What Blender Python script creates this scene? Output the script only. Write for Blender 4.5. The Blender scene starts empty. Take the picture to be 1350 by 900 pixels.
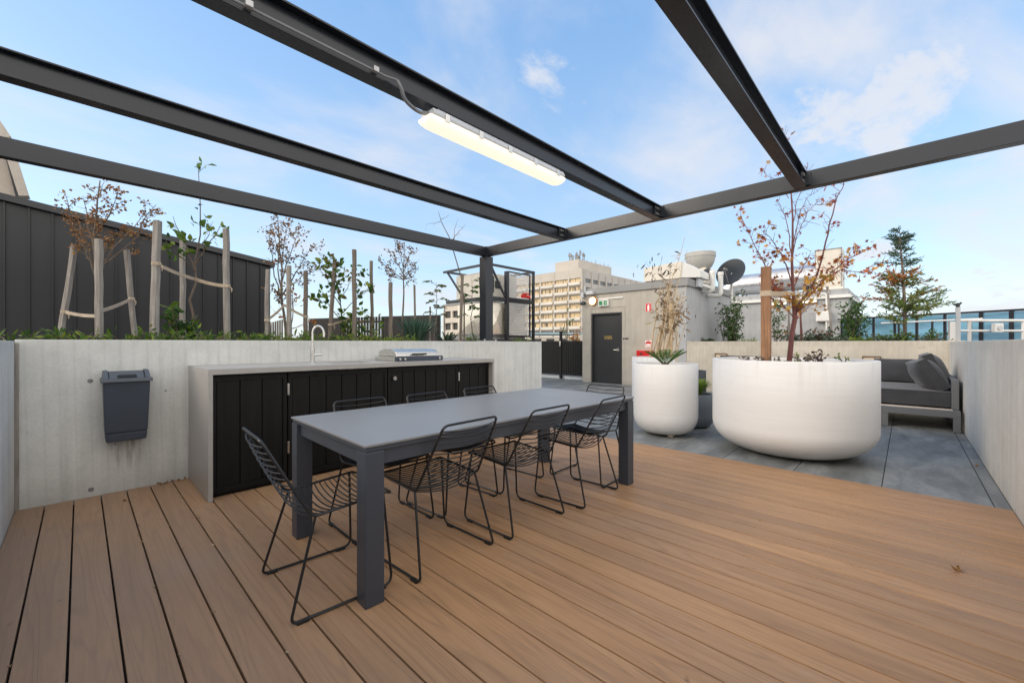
import bpy, bmesh, math, random
from mathutils import Vector, Matrix
random.seed(7)
R = math.radians
sc = bpy.context.scene
col = sc.collection

# ------------------------------------------------------------------ site axes
# x runs along the kitchen wall, y across the deck; the photographer stands at the origin, eye 1.2 m
F, HY, EYE = 544.0, 452.0, 1.2
YAW = R(43.7)
CC, SS = math.cos(YAW), math.sin(YAW)

def dp(px, py, Y):
    """survey point: bearing px, elevation py, distance Y in front of the photographer"""
    X = (px - 675) / F * Y
    return Vector((X * SS + Y * CC, -X * CC + Y * SS, EYE - (py - HY) * Y / F))

def onx(px, x):
    k = (px - 675) / F
    return x * (SS - k * CC) / (CC + k * SS)

def ony(px, y):
    k = (px - 675) / F
    return y * (CC + k * SS) / (SS - k * CC)

def dist(x, y):
    return x * CC + y * SS

def zat(py, x, y):
    return EYE - (py - HY) * dist(x, y) / F

# ------------------------------------------------------------------ materials
def new_mat(name):
    m = bpy.data.materials.new(name)
    m.use_nodes = True
    nt = m.node_tree
    for n in list(nt.nodes):
        nt.nodes.remove(n)
    out = nt.nodes.new('ShaderNodeOutputMaterial')
    b = nt.nodes.new('ShaderNodeBsdfPrincipled')
    nt.links.new(b.outputs[0], out.inputs[0])
    return m, nt, b

def N(nt, t, **kw):
    n = nt.nodes.new(t)
    for k, v in kw.items():
        if k.startswith('_'):
            setattr(n, k[1:], v)
        else:
            n.inputs[k.replace('__', ' ')].default_value = v
    return n

def ramp(nt, fac, stops):
    r = nt.nodes.new('ShaderNodeValToRGB')
    el = r.color_ramp.elements
    while len(el) < len(stops):
        el.new(0.5)
    for e, (p, c) in zip(el, stops):
        e.position = p
        e.color = (*c, 1) if len(c) == 3 else c
    nt.links.new(fac, r.inputs[0])
    return r.outputs[0]

def coords(nt, kind='Object', scale=(1, 1, 1)):
    if kind == 'Position':
        g = nt.nodes.new('ShaderNodeNewGeometry'); o = g.outputs['Position']
    else:
        t = nt.nodes.new('ShaderNodeTexCoord'); o = t.outputs[kind]
    mp = nt.nodes.new('ShaderNodeMapping')
    mp.inputs['Scale'].default_value = scale
    nt.links.new(o, mp.inputs[0])
    return mp.outputs[0]

def noise(nt, vec, scale, detail=4, rough=.55, dist_=0.0):
    n = nt.nodes.new('ShaderNodeTexNoise')
    n.inputs['Scale'].default_value = scale
    n.inputs['Detail'].default_value = detail
    n.inputs['Roughness'].default_value = rough
    n.inputs['Distortion'].default_value = dist_
    nt.links.new(vec, n.inputs['Vector'])
    return n.outputs['Fac']

def mix(nt, fac, a, b, mode='MIX'):
    m = nt.nodes.new('ShaderNodeMix')
    m.data_type = 'RGBA'; m.blend_type = mode
    for i, v in ((0, fac), (6, a), (7, b)):
        if isinstance(v, (int, float)):
            m.inputs[i].default_value = v
        elif isinstance(v, tuple):
            m.inputs[i].default_value = (*v, 1)
        else:
            nt.links.new(v, m.inputs[i])
    return m.outputs[2]

def math_(nt, op, a, b=None, clamp=False):
    m = nt.nodes.new('ShaderNodeMath'); m.operation = op; m.use_clamp = clamp
    for i, v in ((0, a), (1, b)):
        if v is None: continue
        if isinstance(v, (int, float)): m.inputs[i].default_value = v
        else: nt.links.new(v, m.inputs[i])
    return m.outputs[0]

def mrange(nt, v, a, b, c=0.0, d=1.0, smooth=False):
    m = nt.nodes.new('ShaderNodeMapRange')
    if smooth: m.interpolation_type = 'SMOOTHSTEP'
    nt.links.new(v, m.inputs[0])
    for i, x in zip((1, 2, 3, 4), (a, b, c, d)): m.inputs[i].default_value = x
    return m.outputs[0]

def bump(nt, b, h, strength=.3, distance=.01):
    n = nt.nodes.new('ShaderNodeBump')
    n.inputs['Strength'].default_value = strength
    n.inputs['Distance'].default_value = distance
    nt.links.new(h, n.inputs['Height'])
    nt.links.new(n.outputs[0], b.inputs['Normal'])

def paint(name, c, rough=.45, metal=0.0, var=.12, scale=3.0, bumpy=.05, spec=.5, emit=None, es=0, fine=80):
    m, nt, b = new_mat(name)
    v = coords(nt)
    n1 = noise(nt, v, scale, 5)
    c0 = tuple(max(0, x * (1 - var)) for x in c); c1 = tuple(min(1, x * (1 + var)) for x in c)
    nt.links.new(ramp(nt, n1, [(.3, c0), (.7, c1)]), b.inputs['Base Color'])
    n2 = noise(nt, v, fine, 3)
    nt.links.new(mrange(nt, n1, .2, .8, max(.02, rough - .07), min(1, rough + .07)), b.inputs['Roughness'])
    b.inputs['Metallic'].default_value = metal
    b.inputs['Specular IOR Level'].default_value = spec
    if bumpy: bump(nt, b, n2, bumpy, .004)
    if emit:
        b.inputs['Emission Color'].default_value = (*emit, 1)
        b.inputs['Emission Strength'].default_value = es
    return m

def concrete(name, dark, light, stain=False, streak=.5, boards=True):
    m, nt, b = new_mat(name)
    v = coords(nt, 'Position')
    n1 = noise(nt, v, 1.1, 7, .62, .3)
    vs = coords(nt, 'Position', (7, 7, .35))
    n2 = noise(nt, vs, 1.6, 5, .6)
    n3 = noise(nt, v, 55, 4)
    n4 = noise(nt, v, 6, 6, .7, .6)
    mid = tuple((a + c) / 2 for a, c in zip(dark, light))
    base = ramp(nt, n1, [(.25, dark), (.5, mid), (.75, light)])
    st = ramp(nt, n2, [(.3, (.72, .73, .72)), (.52, (1, 1, 1)), (.8, (1.08, 1.07, 1.05))])
    c = mix(nt, streak, base, st, 'MULTIPLY')
    c = mix(nt, .45, c, ramp(nt, n4, [(.3, (.82, .82, .8)), (.55, (1, 1, 1)), (.75, (1.1, 1.1, 1.1))]), 'MULTIPLY')
    c = mix(nt, .35, c, ramp(nt, n3, [(.3, (.8, .8, .8)), (.7, (1.1, 1.1, 1.1))]), 'MULTIPLY')
    h = n3
    if boards:      # timber formwork marks
        w = nt.nodes.new('ShaderNodeTexWave'); w.wave_type = 'BANDS'; w.bands_direction = 'DIAGONAL'
        w.inputs['Scale'].default_value = 7.5; w.inputs['Distortion'].default_value = 1.2
        w.inputs['Detail'].default_value = 2
        vv = coords(nt, 'Position', (1, 1, .02)); nt.links.new(vv, w.inputs[0])
        c = mix(nt, .3, c, ramp(nt, w.outputs['Fac'], [(0, (.8, .8, .8)), (.12, (1, 1, 1)), (1, (1.03, 1.03, 1.03))]), 'MULTIPLY')
    vo = nt.nodes.new('ShaderNodeTexVoronoi'); vo.inputs['Scale'].default_value = 5.5
    nt.links.new(v, vo.inputs['Vector'])
    pin = mrange(nt, vo.outputs['Distance'], .035, .06, 1, 0)
    c = mix(nt, math_(nt, 'MULTIPLY', pin, .6), c, (.12, .12, .11))
    g = nt.nodes.new('ShaderNodeNewGeometry')
    s = nt.nodes.new('ShaderNodeSeparateXYZ'); nt.links.new(g.outputs['Position'], s.inputs[0])
    # patchy darker foot and a weathered top edge
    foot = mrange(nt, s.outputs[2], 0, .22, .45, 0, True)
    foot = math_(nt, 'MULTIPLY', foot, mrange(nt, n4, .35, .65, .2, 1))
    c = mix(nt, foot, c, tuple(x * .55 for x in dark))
    top = mrange(nt, s.outputs[2], 1.08, 1.2, 0, .35, True)
    c = mix(nt, math_(nt, 'MULTIPLY', top, mrange(nt, n2, .4, .6)), c, tuple(x * .7 for x in dark))
    if stain:       # run-off below the bin
        fx = math_(nt, 'MULTIPLY', mrange(nt, s.outputs[0], .13, .22, 0, 1, True), mrange(nt, s.outputs[0], .3, .4, 1, 0, True))
        fz = math_(nt, 'MULTIPLY', mrange(nt, s.outputs[2], .12, .4, 0, 1, True), mrange(nt, s.outputs[2], .44, .46, 1, 0))
        vn = coords(nt, 'Position', (28, 28, 2.2))
        nn = mrange(nt, noise(nt, vn, 1.4, 4), .45, .7)
        k = math_(nt, 'MULTIPLY', math_(nt, 'MULTIPLY', fx, fz), nn)
        c = mix(nt, math_(nt, 'MULTIPLY', k, .95, True), c, (.12, .085, .05))
    nt.links.new(c, b.inputs['Base Color'])
    b.inputs['Roughness'].default_value = .85
    hh = math_(nt, 'SUBTRACT', math_(nt, 'ADD', math_(nt, 'MULTIPLY', n3, .5), n4), math_(nt, 'MULTIPLY', pin, 1.5))
    bump(nt, b, hh, .35, .006)
    return m

def deck_mat():
    m, nt, b = new_mat('composite_decking')
    g = nt.nodes.new('ShaderNodeNewGeometry')
    rnd = g.outputs['Random Per Island']
    mp = nt.nodes.new('ShaderNodeMapping'); mp.inputs['Scale'].default_value = (1, .055, 1)
    nt.links.new(g.outputs['Position'], mp.inputs[0])
    off = nt.nodes.new('ShaderNodeVectorMath'); off.operation = 'ADD'
    cb = nt.nodes.new('ShaderNodeCombineXYZ')
    nt.links.new(math_(nt, 'MULTIPLY', rnd, 37), cb.inputs[0]); nt.links.new(math_(nt, 'MULTIPLY', rnd, 91), cb.inputs[1])
    nt.links.new(mp.outputs[0], off.inputs[0]); nt.links.new(cb.outputs[0], off.inputs[1])
    v = off.outputs[0]
    big = noise(nt, v, 9, 5, .6, 1.5)
    # cathedral grain: rings of a slow noise field
    field = noise(nt, v, 5.5, 2, .5, .4)
    rings = math_(nt, 'FRACT', math_(nt, 'MULTIPLY', field, 16))
    ringl = mrange(nt, math_(nt, 'ABSOLUTE', math_(nt, 'SUBTRACT', rings, .5)), .28, .5, 0, 1, True)
    fine = noise(nt, v, 120, 3, .6)
    c = ramp(nt, big, [(.25, (.36, .203, .105)), (.5, (.43, .248, .128)), (.75, (.495, .293, .155))])
    tone = nt.nodes.new('ShaderNodeCombineXYZ')
    c = mix(nt, .75, c, ramp(nt, rnd, [(0, (.80, .80, .83)), (.35, (.95, .95, .96)), (.7, (1.04, 1.02, .98)), (1, (1.13, 1.1, 1.05))]), 'MULTIPLY')
    c = mix(nt, math_(nt, 'MULTIPLY', ringl, .30), c, (.20, .12, .075))
    c = mix(nt, .35, c, ramp(nt, fine, [(.3, (.72, .72, .72)), (.7, (1.15, 1.15, 1.15))]), 'MULTIPLY')
    # grey foot-traffic bloom and scuffs
    pv = coords(nt, 'Position')
    wear = noise(nt, pv, 1.0, 6, .6, .4)
    c = mix(nt, mrange(nt, wear, .45, .75, 0, .4, True), c, (.36, .265, .205))
    sx_ = nt.nodes.new('ShaderNodeSeparateXYZ'); nt.links.new(pv, sx_.inputs[0])      # boards painted greyer towards low x, where less light falls
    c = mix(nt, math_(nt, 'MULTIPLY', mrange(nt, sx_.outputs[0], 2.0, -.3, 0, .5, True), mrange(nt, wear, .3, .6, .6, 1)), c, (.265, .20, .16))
    sp = noise(nt, pv, 7, 6, .75, 1.0)
    c = mix(nt, mrange(nt, sp, .62, .74, 0, .3), c, (.40, .34, .30))
    spot = noise(nt, pv, 11, 2, .5)
    c = mix(nt, mrange(nt, spot, .74, .8, 0, .5), c, (.07, .045, .03))
    nt.links.new(c, b.inputs['Base Color'])
    nt.links.new(mrange(nt, wear, .3, .7, .42, .6), b.inputs['Roughness'])
    b.inputs['Specular IOR Level'].default_value = .25
    bump(nt, b, math_(nt, 'ADD', fine, math_(nt, 'MULTIPLY', ringl, -.7)), .3, .002)
    return m

def tile_mat():
    m, nt, b = new_mat('bluestone_paving')
    v = coords(nt, 'Position', (.6, 1.6, 1))
    n1 = noise(nt, v, 2.4, 9, .70, .35)
    n2 = noise(nt, coords(nt, 'Position', (1, 3, 1)), 6, 6, .7, .5)
    n3 = noise(nt, coords(nt, 'Position'), 70, 3)
    g = nt.nodes.new('ShaderNodeNewGeometry')
    c = ramp(nt, n1, [(.3, (.10, .107, .108)), (.5, (.185, .195, .195)), (.7, (.31, .32, .315))])
    c = mix(nt, .55, c, ramp(nt, n2, [(.3, (.65, .65, .65)), (.7, (1.25, 1.25, 1.25))]), 'MULTIPLY')
    c = mix(nt, .3, c, ramp(nt, n3, [(.3, (.7, .7, .7)), (.7, (1.2, 1.2, 1.2))]), 'MULTIPLY')
    c = mix(nt, .3, c, ramp(nt, g.outputs['Random Per Island'], [(0, (.8, .8, .8)), (1, (1.15, 1.15, 1.15))]), 'MULTIPLY')
    nt.links.new(c, b.inputs['Base Color'])
    nt.links.new(mrange(nt, n2, .3, .7, .38, .6), b.inputs['Roughness'])
    bump(nt, b, n3, .15, .003)
    return m

def leaf_mat(name, trans=.25, rough=.5):
    m, nt, b = new_mat(name)
    a = nt.nodes.new('ShaderNodeAttribute'); a.attribute_name = 'tint'
    n = noise(nt, coords(nt), 40, 3)
    c = mix(nt, .4, a.outputs['Color'], ramp(nt, n, [(.3, (.7, .7, .7)), (.7, (1.2, 1.2, 1.2))]), 'MULTIPLY')
    nt.links.new(c, b.inputs['Base Color'])
    b.inputs['Roughness'].default_value = rough
    b.inputs['Specular IOR Level'].default_value = .3
    t = nt.nodes.new('ShaderNodeBsdfTranslucent'); nt.links.new(c, t.inputs[0])
    ms = nt.nodes.new('ShaderNodeMixShader'); ms.inputs[0].default_value = trans
    out = [x for x in nt.nodes if x.type == 'OUTPUT_MATERIAL'][0]
    nt.links.new(b.outputs[0], ms.inputs[1]); nt.links.new(t.outputs[0], ms.inputs[2])
    nt.links.new(ms.outputs[0], out.inputs[0])
    return m

def wood_mat(name, dark, light, rough=.8, sc_=1.0):
    m, nt, b = new_mat(name)
    v = coords(nt, 'Object', (26 * sc_, 26 * sc_, 1.6 * sc_))
    n1 = noise(nt, v, 1.3, 6, .65, .6)
    n2 = noise(nt, coords(nt), 5, 4)
    c = ramp(nt, n1, [(.28, dark), (.72, light)])
    c = mix(nt, .5, c, ramp(nt, n2, [(.3, (.65, .65, .65)), (.7, (1.15, 1.15, 1.15))]), 'MULTIPLY')
    nt.links.new(c, b.inputs['Base Color'])
    b.inputs['Roughness'].default_value = rough
    bump(nt, b, n1, .4, .004)
    return m

def fabric_mat(name, c):
    m, nt, b = new_mat(name)
    v = coords(nt)
    w = noise(nt, coords(nt, 'Object', (1, 1, 1)), 260, 2)
    n = noise(nt, v, 5, 4)
    cc = ramp(nt, n, [(.3, tuple(x * .8 for x in c)), (.7, tuple(x * 1.2 for x in c))])
    cc = mix(nt, .6, cc, ramp(nt, w, [(.3, (.6, .6, .6)), (.7, (1.4, 1.4, 1.4))]), 'MULTIPLY')
    nt.links.new(cc, b.inputs['Base Color'])
    b.inputs['Roughness'].default_value = .95
    b.inputs['Sheen Weight'].default_value = .25
    bump(nt, b, math_(nt, 'ADD', w, math_(nt, 'MULTIPLY', n, 3)), .3, .01)
    return m

def clad_mat(name, c):
    m, nt, b = new_mat(name)
    v = coords(nt, 'Position', (1, 1, .25))
    n = noise(nt, v, 2.2, 5)
    n2 = noise(nt, coords(nt, 'Position'), 30, 3)
    cc = ramp(nt, n, [(.3, tuple(x * .8 for x in c)), (.7, tuple(x * 1.2 for x in c))])
    nt.links.new(cc, b.inputs['Base Color'])
    nt.links.new(mrange(nt, n, .3, .7, .38, .55), b.inputs['Roughness'])
    bump(nt, b, n, .08, .02)
    return m

def glass_mat(name, tint):
    m, nt, b = new_mat(name)
    out = [x for x in nt.nodes if x.type == 'OUTPUT_MATERIAL'][0]
    nt.nodes.remove(b)
    t = nt.nodes.new('ShaderNodeBsdfTransparent'); 
    n = noise(nt, coords(nt, 'Position', (.5, .5, 3)), 1.2, 4)
    nt.links.new(ramp(nt, n, [(.3, tuple(x * .8 for x in tint)), (.7, tuple(min(1, x * 1.15) for x in tint))]), t.inputs[0])
    g = nt.nodes.new('ShaderNodeBsdfGlossy'); g.inputs['Roughness'].default_value = .03
    g.inputs[0].default_value = (.8, .9, 1, 1)
    f = nt.nodes.new('ShaderNodeFresnel'); f.inputs[0].default_value = 1.5
    s = nt.nodes.new('ShaderNodeMixShader')
    nt.links.new(f.outputs[0], s.inputs[0]); nt.links.new(t.outputs[0], s.inputs[1]); nt.links.new(g.outputs[0], s.inputs[2])
    nt.links.new(s.outputs[0], out.inputs[0])
    return m

def mesh_screen_mat(name):
    m, nt, b = new_mat(name)
    out = [x for x in nt.nodes if x.type == 'OUTPUT_MATERIAL'][0]
    g = nt.nodes.new('ShaderNodeNewGeometry')
    s = nt.nodes.new('ShaderNodeSeparateXYZ'); nt.links.new(g.outputs['Position'], s.inputs[0])
    fr = math_(nt, 'FRACT', math_(nt, 'MULTIPLY', s.outputs[2], 22))
    k = mrange(nt, fr, .42, .5, 0, 1)
    b.inputs['Base Color'].default_value = (.5, .5, .49, 1); b.inputs['Roughness'].default_value = .5
    t = nt.nodes.new('ShaderNodeBsdfTransparent')
    ms = nt.nodes.new('ShaderNodeMixShader')
    nt.links.new(k, ms.inputs[0]); nt.links.new(t.outputs[0], ms.inputs[1]); nt.links.new(b.outputs[0], ms.inputs[2])
    nt.links.new(ms.outputs[0], out.inputs[0])
    return m

def window_mat(name, a, b2, k=9.0, rough=.25):
    """office glazing with blinds at uneven heights"""
    m, nt, b = new_mat(name)
    v = coords(nt, 'Position', (1, 1, .12))
    n = noise(nt, v, 1.4, 2)
    c = ramp(nt, n, [(.38, a), (.46, b2), (.6, tuple(x * .8 for x in b2)), (.68, a)])
    nt.links.new(c, b.inputs['Base Color'])
    b.inputs['Roughness'].default_value = rough
    return m

M = {}
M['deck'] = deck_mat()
M['tile'] = tile_mat()
M['conc_left'] = concrete('formed_concrete', (.57, .58, .555), (.72, .725, .70), stain=True, streak=.5)
M['conc_right'] = concrete('formed_concrete_pale', (.57, .535, .475), (.73, .69, .625), streak=.45)
M['conc_back'] = concrete('formed_concrete_warm', (.44, .40, .335), (.60, .555, .475), streak=.35)
M['conc_fac'] = concrete('plant_room_concrete', (.42, .385, .325), (.56, .52, .45), streak=.3, boards=False)
M['conc_grey'] = concrete('shaded_concrete', (.36, .37, .38), (.48, .49, .50), streak=.3, boards=False)
M['beam'] = paint('charcoal_steel', (.0125, .0155, .0215), .30, 0, .12, 2, .03)
M['bench'] = paint('grey_benchtop', (.36, .345, .325), .38, 0, .05, 14, .02, fine=220)
M['black'] = wood_mat('black_boards', (.005, .0055, .0055), (.011, .0115, .0115), .5)
M['black'].node_tree.nodes['Principled BSDF'].inputs['Specular IOR Level'].default_value = .22
M['table'] = paint('slate_powder_coat', (.046, .055, .072), .38, 0, .06, 2, .05, fine=300)
M['tabletop'] = paint('slate_table_top', (.21, .212, .218), .34, 0, .07, 1.6, .03, fine=300)
M['wire'] = paint('black_wire', (.012, .013, .015), .42, 0, .1, 5, 0)
M['rubber'] = paint('black_rubber', (.012, .012, .012), .75)
M['bin'] = paint('charcoal_plastic', (.042, .054, .076), .5, 0, .1, 3, .08, fine=150)
M['binlid'] = paint('charcoal_plastic_lid', (.075, .09, .11), .45, 0, .1, 3, .05, fine=150)
M['steel'] = paint('brushed_steel', (.62, .61, .58), .28, 1.0, .03, 6, 0)
M['steel_dull'] = paint('dull_steel', (.42, .42, .41), .42, .8, .1, 10, .03)
M['white'] = paint('white_fibreglass', (.70, .69, .675), .5, 0, .03, 2.5, .10, fine=26)
M['whitepaint'] = paint('white_paint', (.72, .71, .68), .5, 0, .06, 3, .03)
def gelcoat():
    m, nt, b = new_mat('white_gelcoat')
    band = noise(nt, coords(nt, 'Position', (.6, .6, 9)), 3.0, 6, .65)
    sc1 = noise(nt, coords(nt, 'Position'), 4, 7, .7, .8)
    fine = noise(nt, coords(nt, 'Position', (1, 1, 3)), 60, 3)
    c = ramp(nt, band, [(.3, (.685, .685, .68)), (.6, (.715, .715, .71))])
    c = mix(nt, mrange(nt, sc1, .56, .72, 0, .14), c, (.52, .50, .46))
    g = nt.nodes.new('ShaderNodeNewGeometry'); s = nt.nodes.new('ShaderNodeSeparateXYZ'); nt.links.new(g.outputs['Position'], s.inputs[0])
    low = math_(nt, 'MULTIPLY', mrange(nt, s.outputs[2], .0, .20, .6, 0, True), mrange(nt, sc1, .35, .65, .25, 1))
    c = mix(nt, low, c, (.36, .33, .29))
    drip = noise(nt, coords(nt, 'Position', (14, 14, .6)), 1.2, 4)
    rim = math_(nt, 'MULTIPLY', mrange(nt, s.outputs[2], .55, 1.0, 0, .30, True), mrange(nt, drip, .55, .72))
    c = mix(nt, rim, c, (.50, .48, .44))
    nt.links.new(c, b.inputs['Base Color']); b.inputs['Roughness'].default_value = .55; b.inputs['Specular IOR Level'].default_value = .35
    bump(nt, b, math_(nt, 'ADD', band, math_(nt, 'MULTIPLY', fine, .4)), .18, .006)
    return m
M['white'] = gelcoat()
M['greypot'] = paint('grey_planter', (.17, .19, .205), .6, 0, .08, 5, .06)
M['darkpot'] = paint('charcoal_planter', (.035, .04, .047), .6)
M['soil'] = paint('garden_soil', (.075, .055, .04), .95, 0, .45, 14, .9, fine=45)
M['ground'] = paint('city_ground', (.16, .17, .17), .95, 0, .3, .02, .1, fine=2)
M['clad'] = clad_mat('dark_standing_seam', (.011, .0125, .0155))
M['fence2'] = wood_mat('dark_slats', (.022, .02, .019), (.06, .054, .048))
M['stake'] = wood_mat('weathered_stake', (.17, .15, .13), (.46, .425, .385))
M['stake_dark'] = wood_mat('dark_weathered_stake', (.115, .095, .075), (.27, .225, .18))
M['stake_brown'] = wood_mat('hardwood_stake', (.20, .095, .045), (.40, .22, .12))
M['strap'] = fabric_mat('hessian_tie', (.46, .37, .27))
M['bark'] = wood_mat('grey_bark', (.08, .062, .048), (.22, .17, .13), .9, .6)
M['bark_red'] = wood_mat('red_maple_bark', (.085, .022, .02), (.21, .065, .052), .6, .6)
M['cane'] = wood_mat('dry_cane', (.40, .28, .16), (.66, .52, .34), .8, .6)
M['leaf'] = leaf_mat('foliage', .38)
M['leaf_dry'] = leaf_mat('dry_foliage', .12, .8)
M['galv'] = paint('galvanised_duct', (.60, .61, .62), .3, .75, .12, 3, .15, fine=9)
M['foil'] = paint('foil_lagging', (.80, .74, .63), .28, .6, .1, 2, .35, fine=6)
M['unit'] = paint('cream_plant_casing', (.62, .58, .50), .5, 0, .1, 3, .05)
M['fascia'] = paint('grey_fascia', (.245, .245, .24), .55, 0, .06, 1.5, .03)
M['door'] = paint('charcoal_door', (.030, .031, .033), .45, 0, .08, 2, .02)
M['gate'] = paint('black_gate_metal', (.009, .0095, .010), .5, spec=.25)
M['gold'] = paint('gold_lettering', (.60, .42, .12), .4, .3, .1)
M['red'] = paint('signal_red', (.62, .02, .02), .35, 0, .06)
M['green'] = paint('exit_green', (.01, .22, .07), .4, 0, .05)
M['signwhite'] = paint('sign_white', (.82, .81, .78), .4, 0, .02)
M['lampglass'] = paint('warm_lamp_glass', (.9, .85, .7), .4, 0, .02, emit=(1, .78, .48), es=2.2)
M['amber'] = paint('amber_lamp_ring', (.55, .25, .07), .4, 0, .05)
M['tube'] = paint('lit_diffuser', (.55, .53, .48), .35, 0, .02, emit=(1.0, .87, .68), es=.98)
M['strip'] = paint('lit_strip', (.9, .88, .8), .35, 0, .02, emit=(1.0, .86, .62), es=1.3)
M['fitting'] = paint('pale_grey_plastic', (.52, .54, .56), .4, 0, .05)
M['conduit'] = paint('grey_conduit', (.20, .205, .21), .5)
M['brass_light'] = paint('bronze_light_frame', (.12, .07, .04), .5, 0, .1)
M['lens'] = paint('frosted_lens', (.58, .46, .34), .5)
M['cushion'] = fabric_mat('charcoal_cushion', (.036, .038, .043))
M['sofa'] = paint('charcoal_aluminium', (.125, .13, .136), .5, 0, .06, 2, .03)
M['slat'] = wood_mat('pale_timber_slat', (.48, .40, .33), (.72, .64, .55))
M['glass'] = glass_mat('blue_glass', (.46, .62, .70))
M['screen'] = mesh_screen_mat('wire_mesh_screen')
M['tower'] = paint('office_concrete', (.50, .455, .395), .85, 0, .1, .12, .1, fine=2)
M['tower_side'] = paint('office_concrete_side', (.47, .44, .40), .85, 0, .08, .12, .1, fine=2)
M['tower_band'] = paint('office_band_concrete', (.62, .575, .51), .85, 0, .1, .12, .1, fine=2)
M['win'] = window_mat('office_window', (.09, .07, .045), (.66, .50, .28))
M['win_dark'] = window_mat('office_window_dark', (.05, .05, .052), (.17, .165, .16))
M['opening'] = paint('dark_opening', (.03, .028, .027), .4)
M['apart'] = paint('cream_apartment_wall', (.56, .50, .42), .85, 0, .1, .2, .05, fine=3)
M['tealroof'] = paint('blue_grey_roof', (.26, .36, .40), .6, 0, .2, .3, .05, fine=3)
M['tan'] = concrete('tan_panel', (.50, .44, .38), (.64, .575, .50), streak=.4, boards=False)
M['dish'] = paint('dark_mesh_dish', (.035, .04, .045), .55)
M['kerb'] = paint('pale_kerb', (.50, .54, .58), .8)

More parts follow.
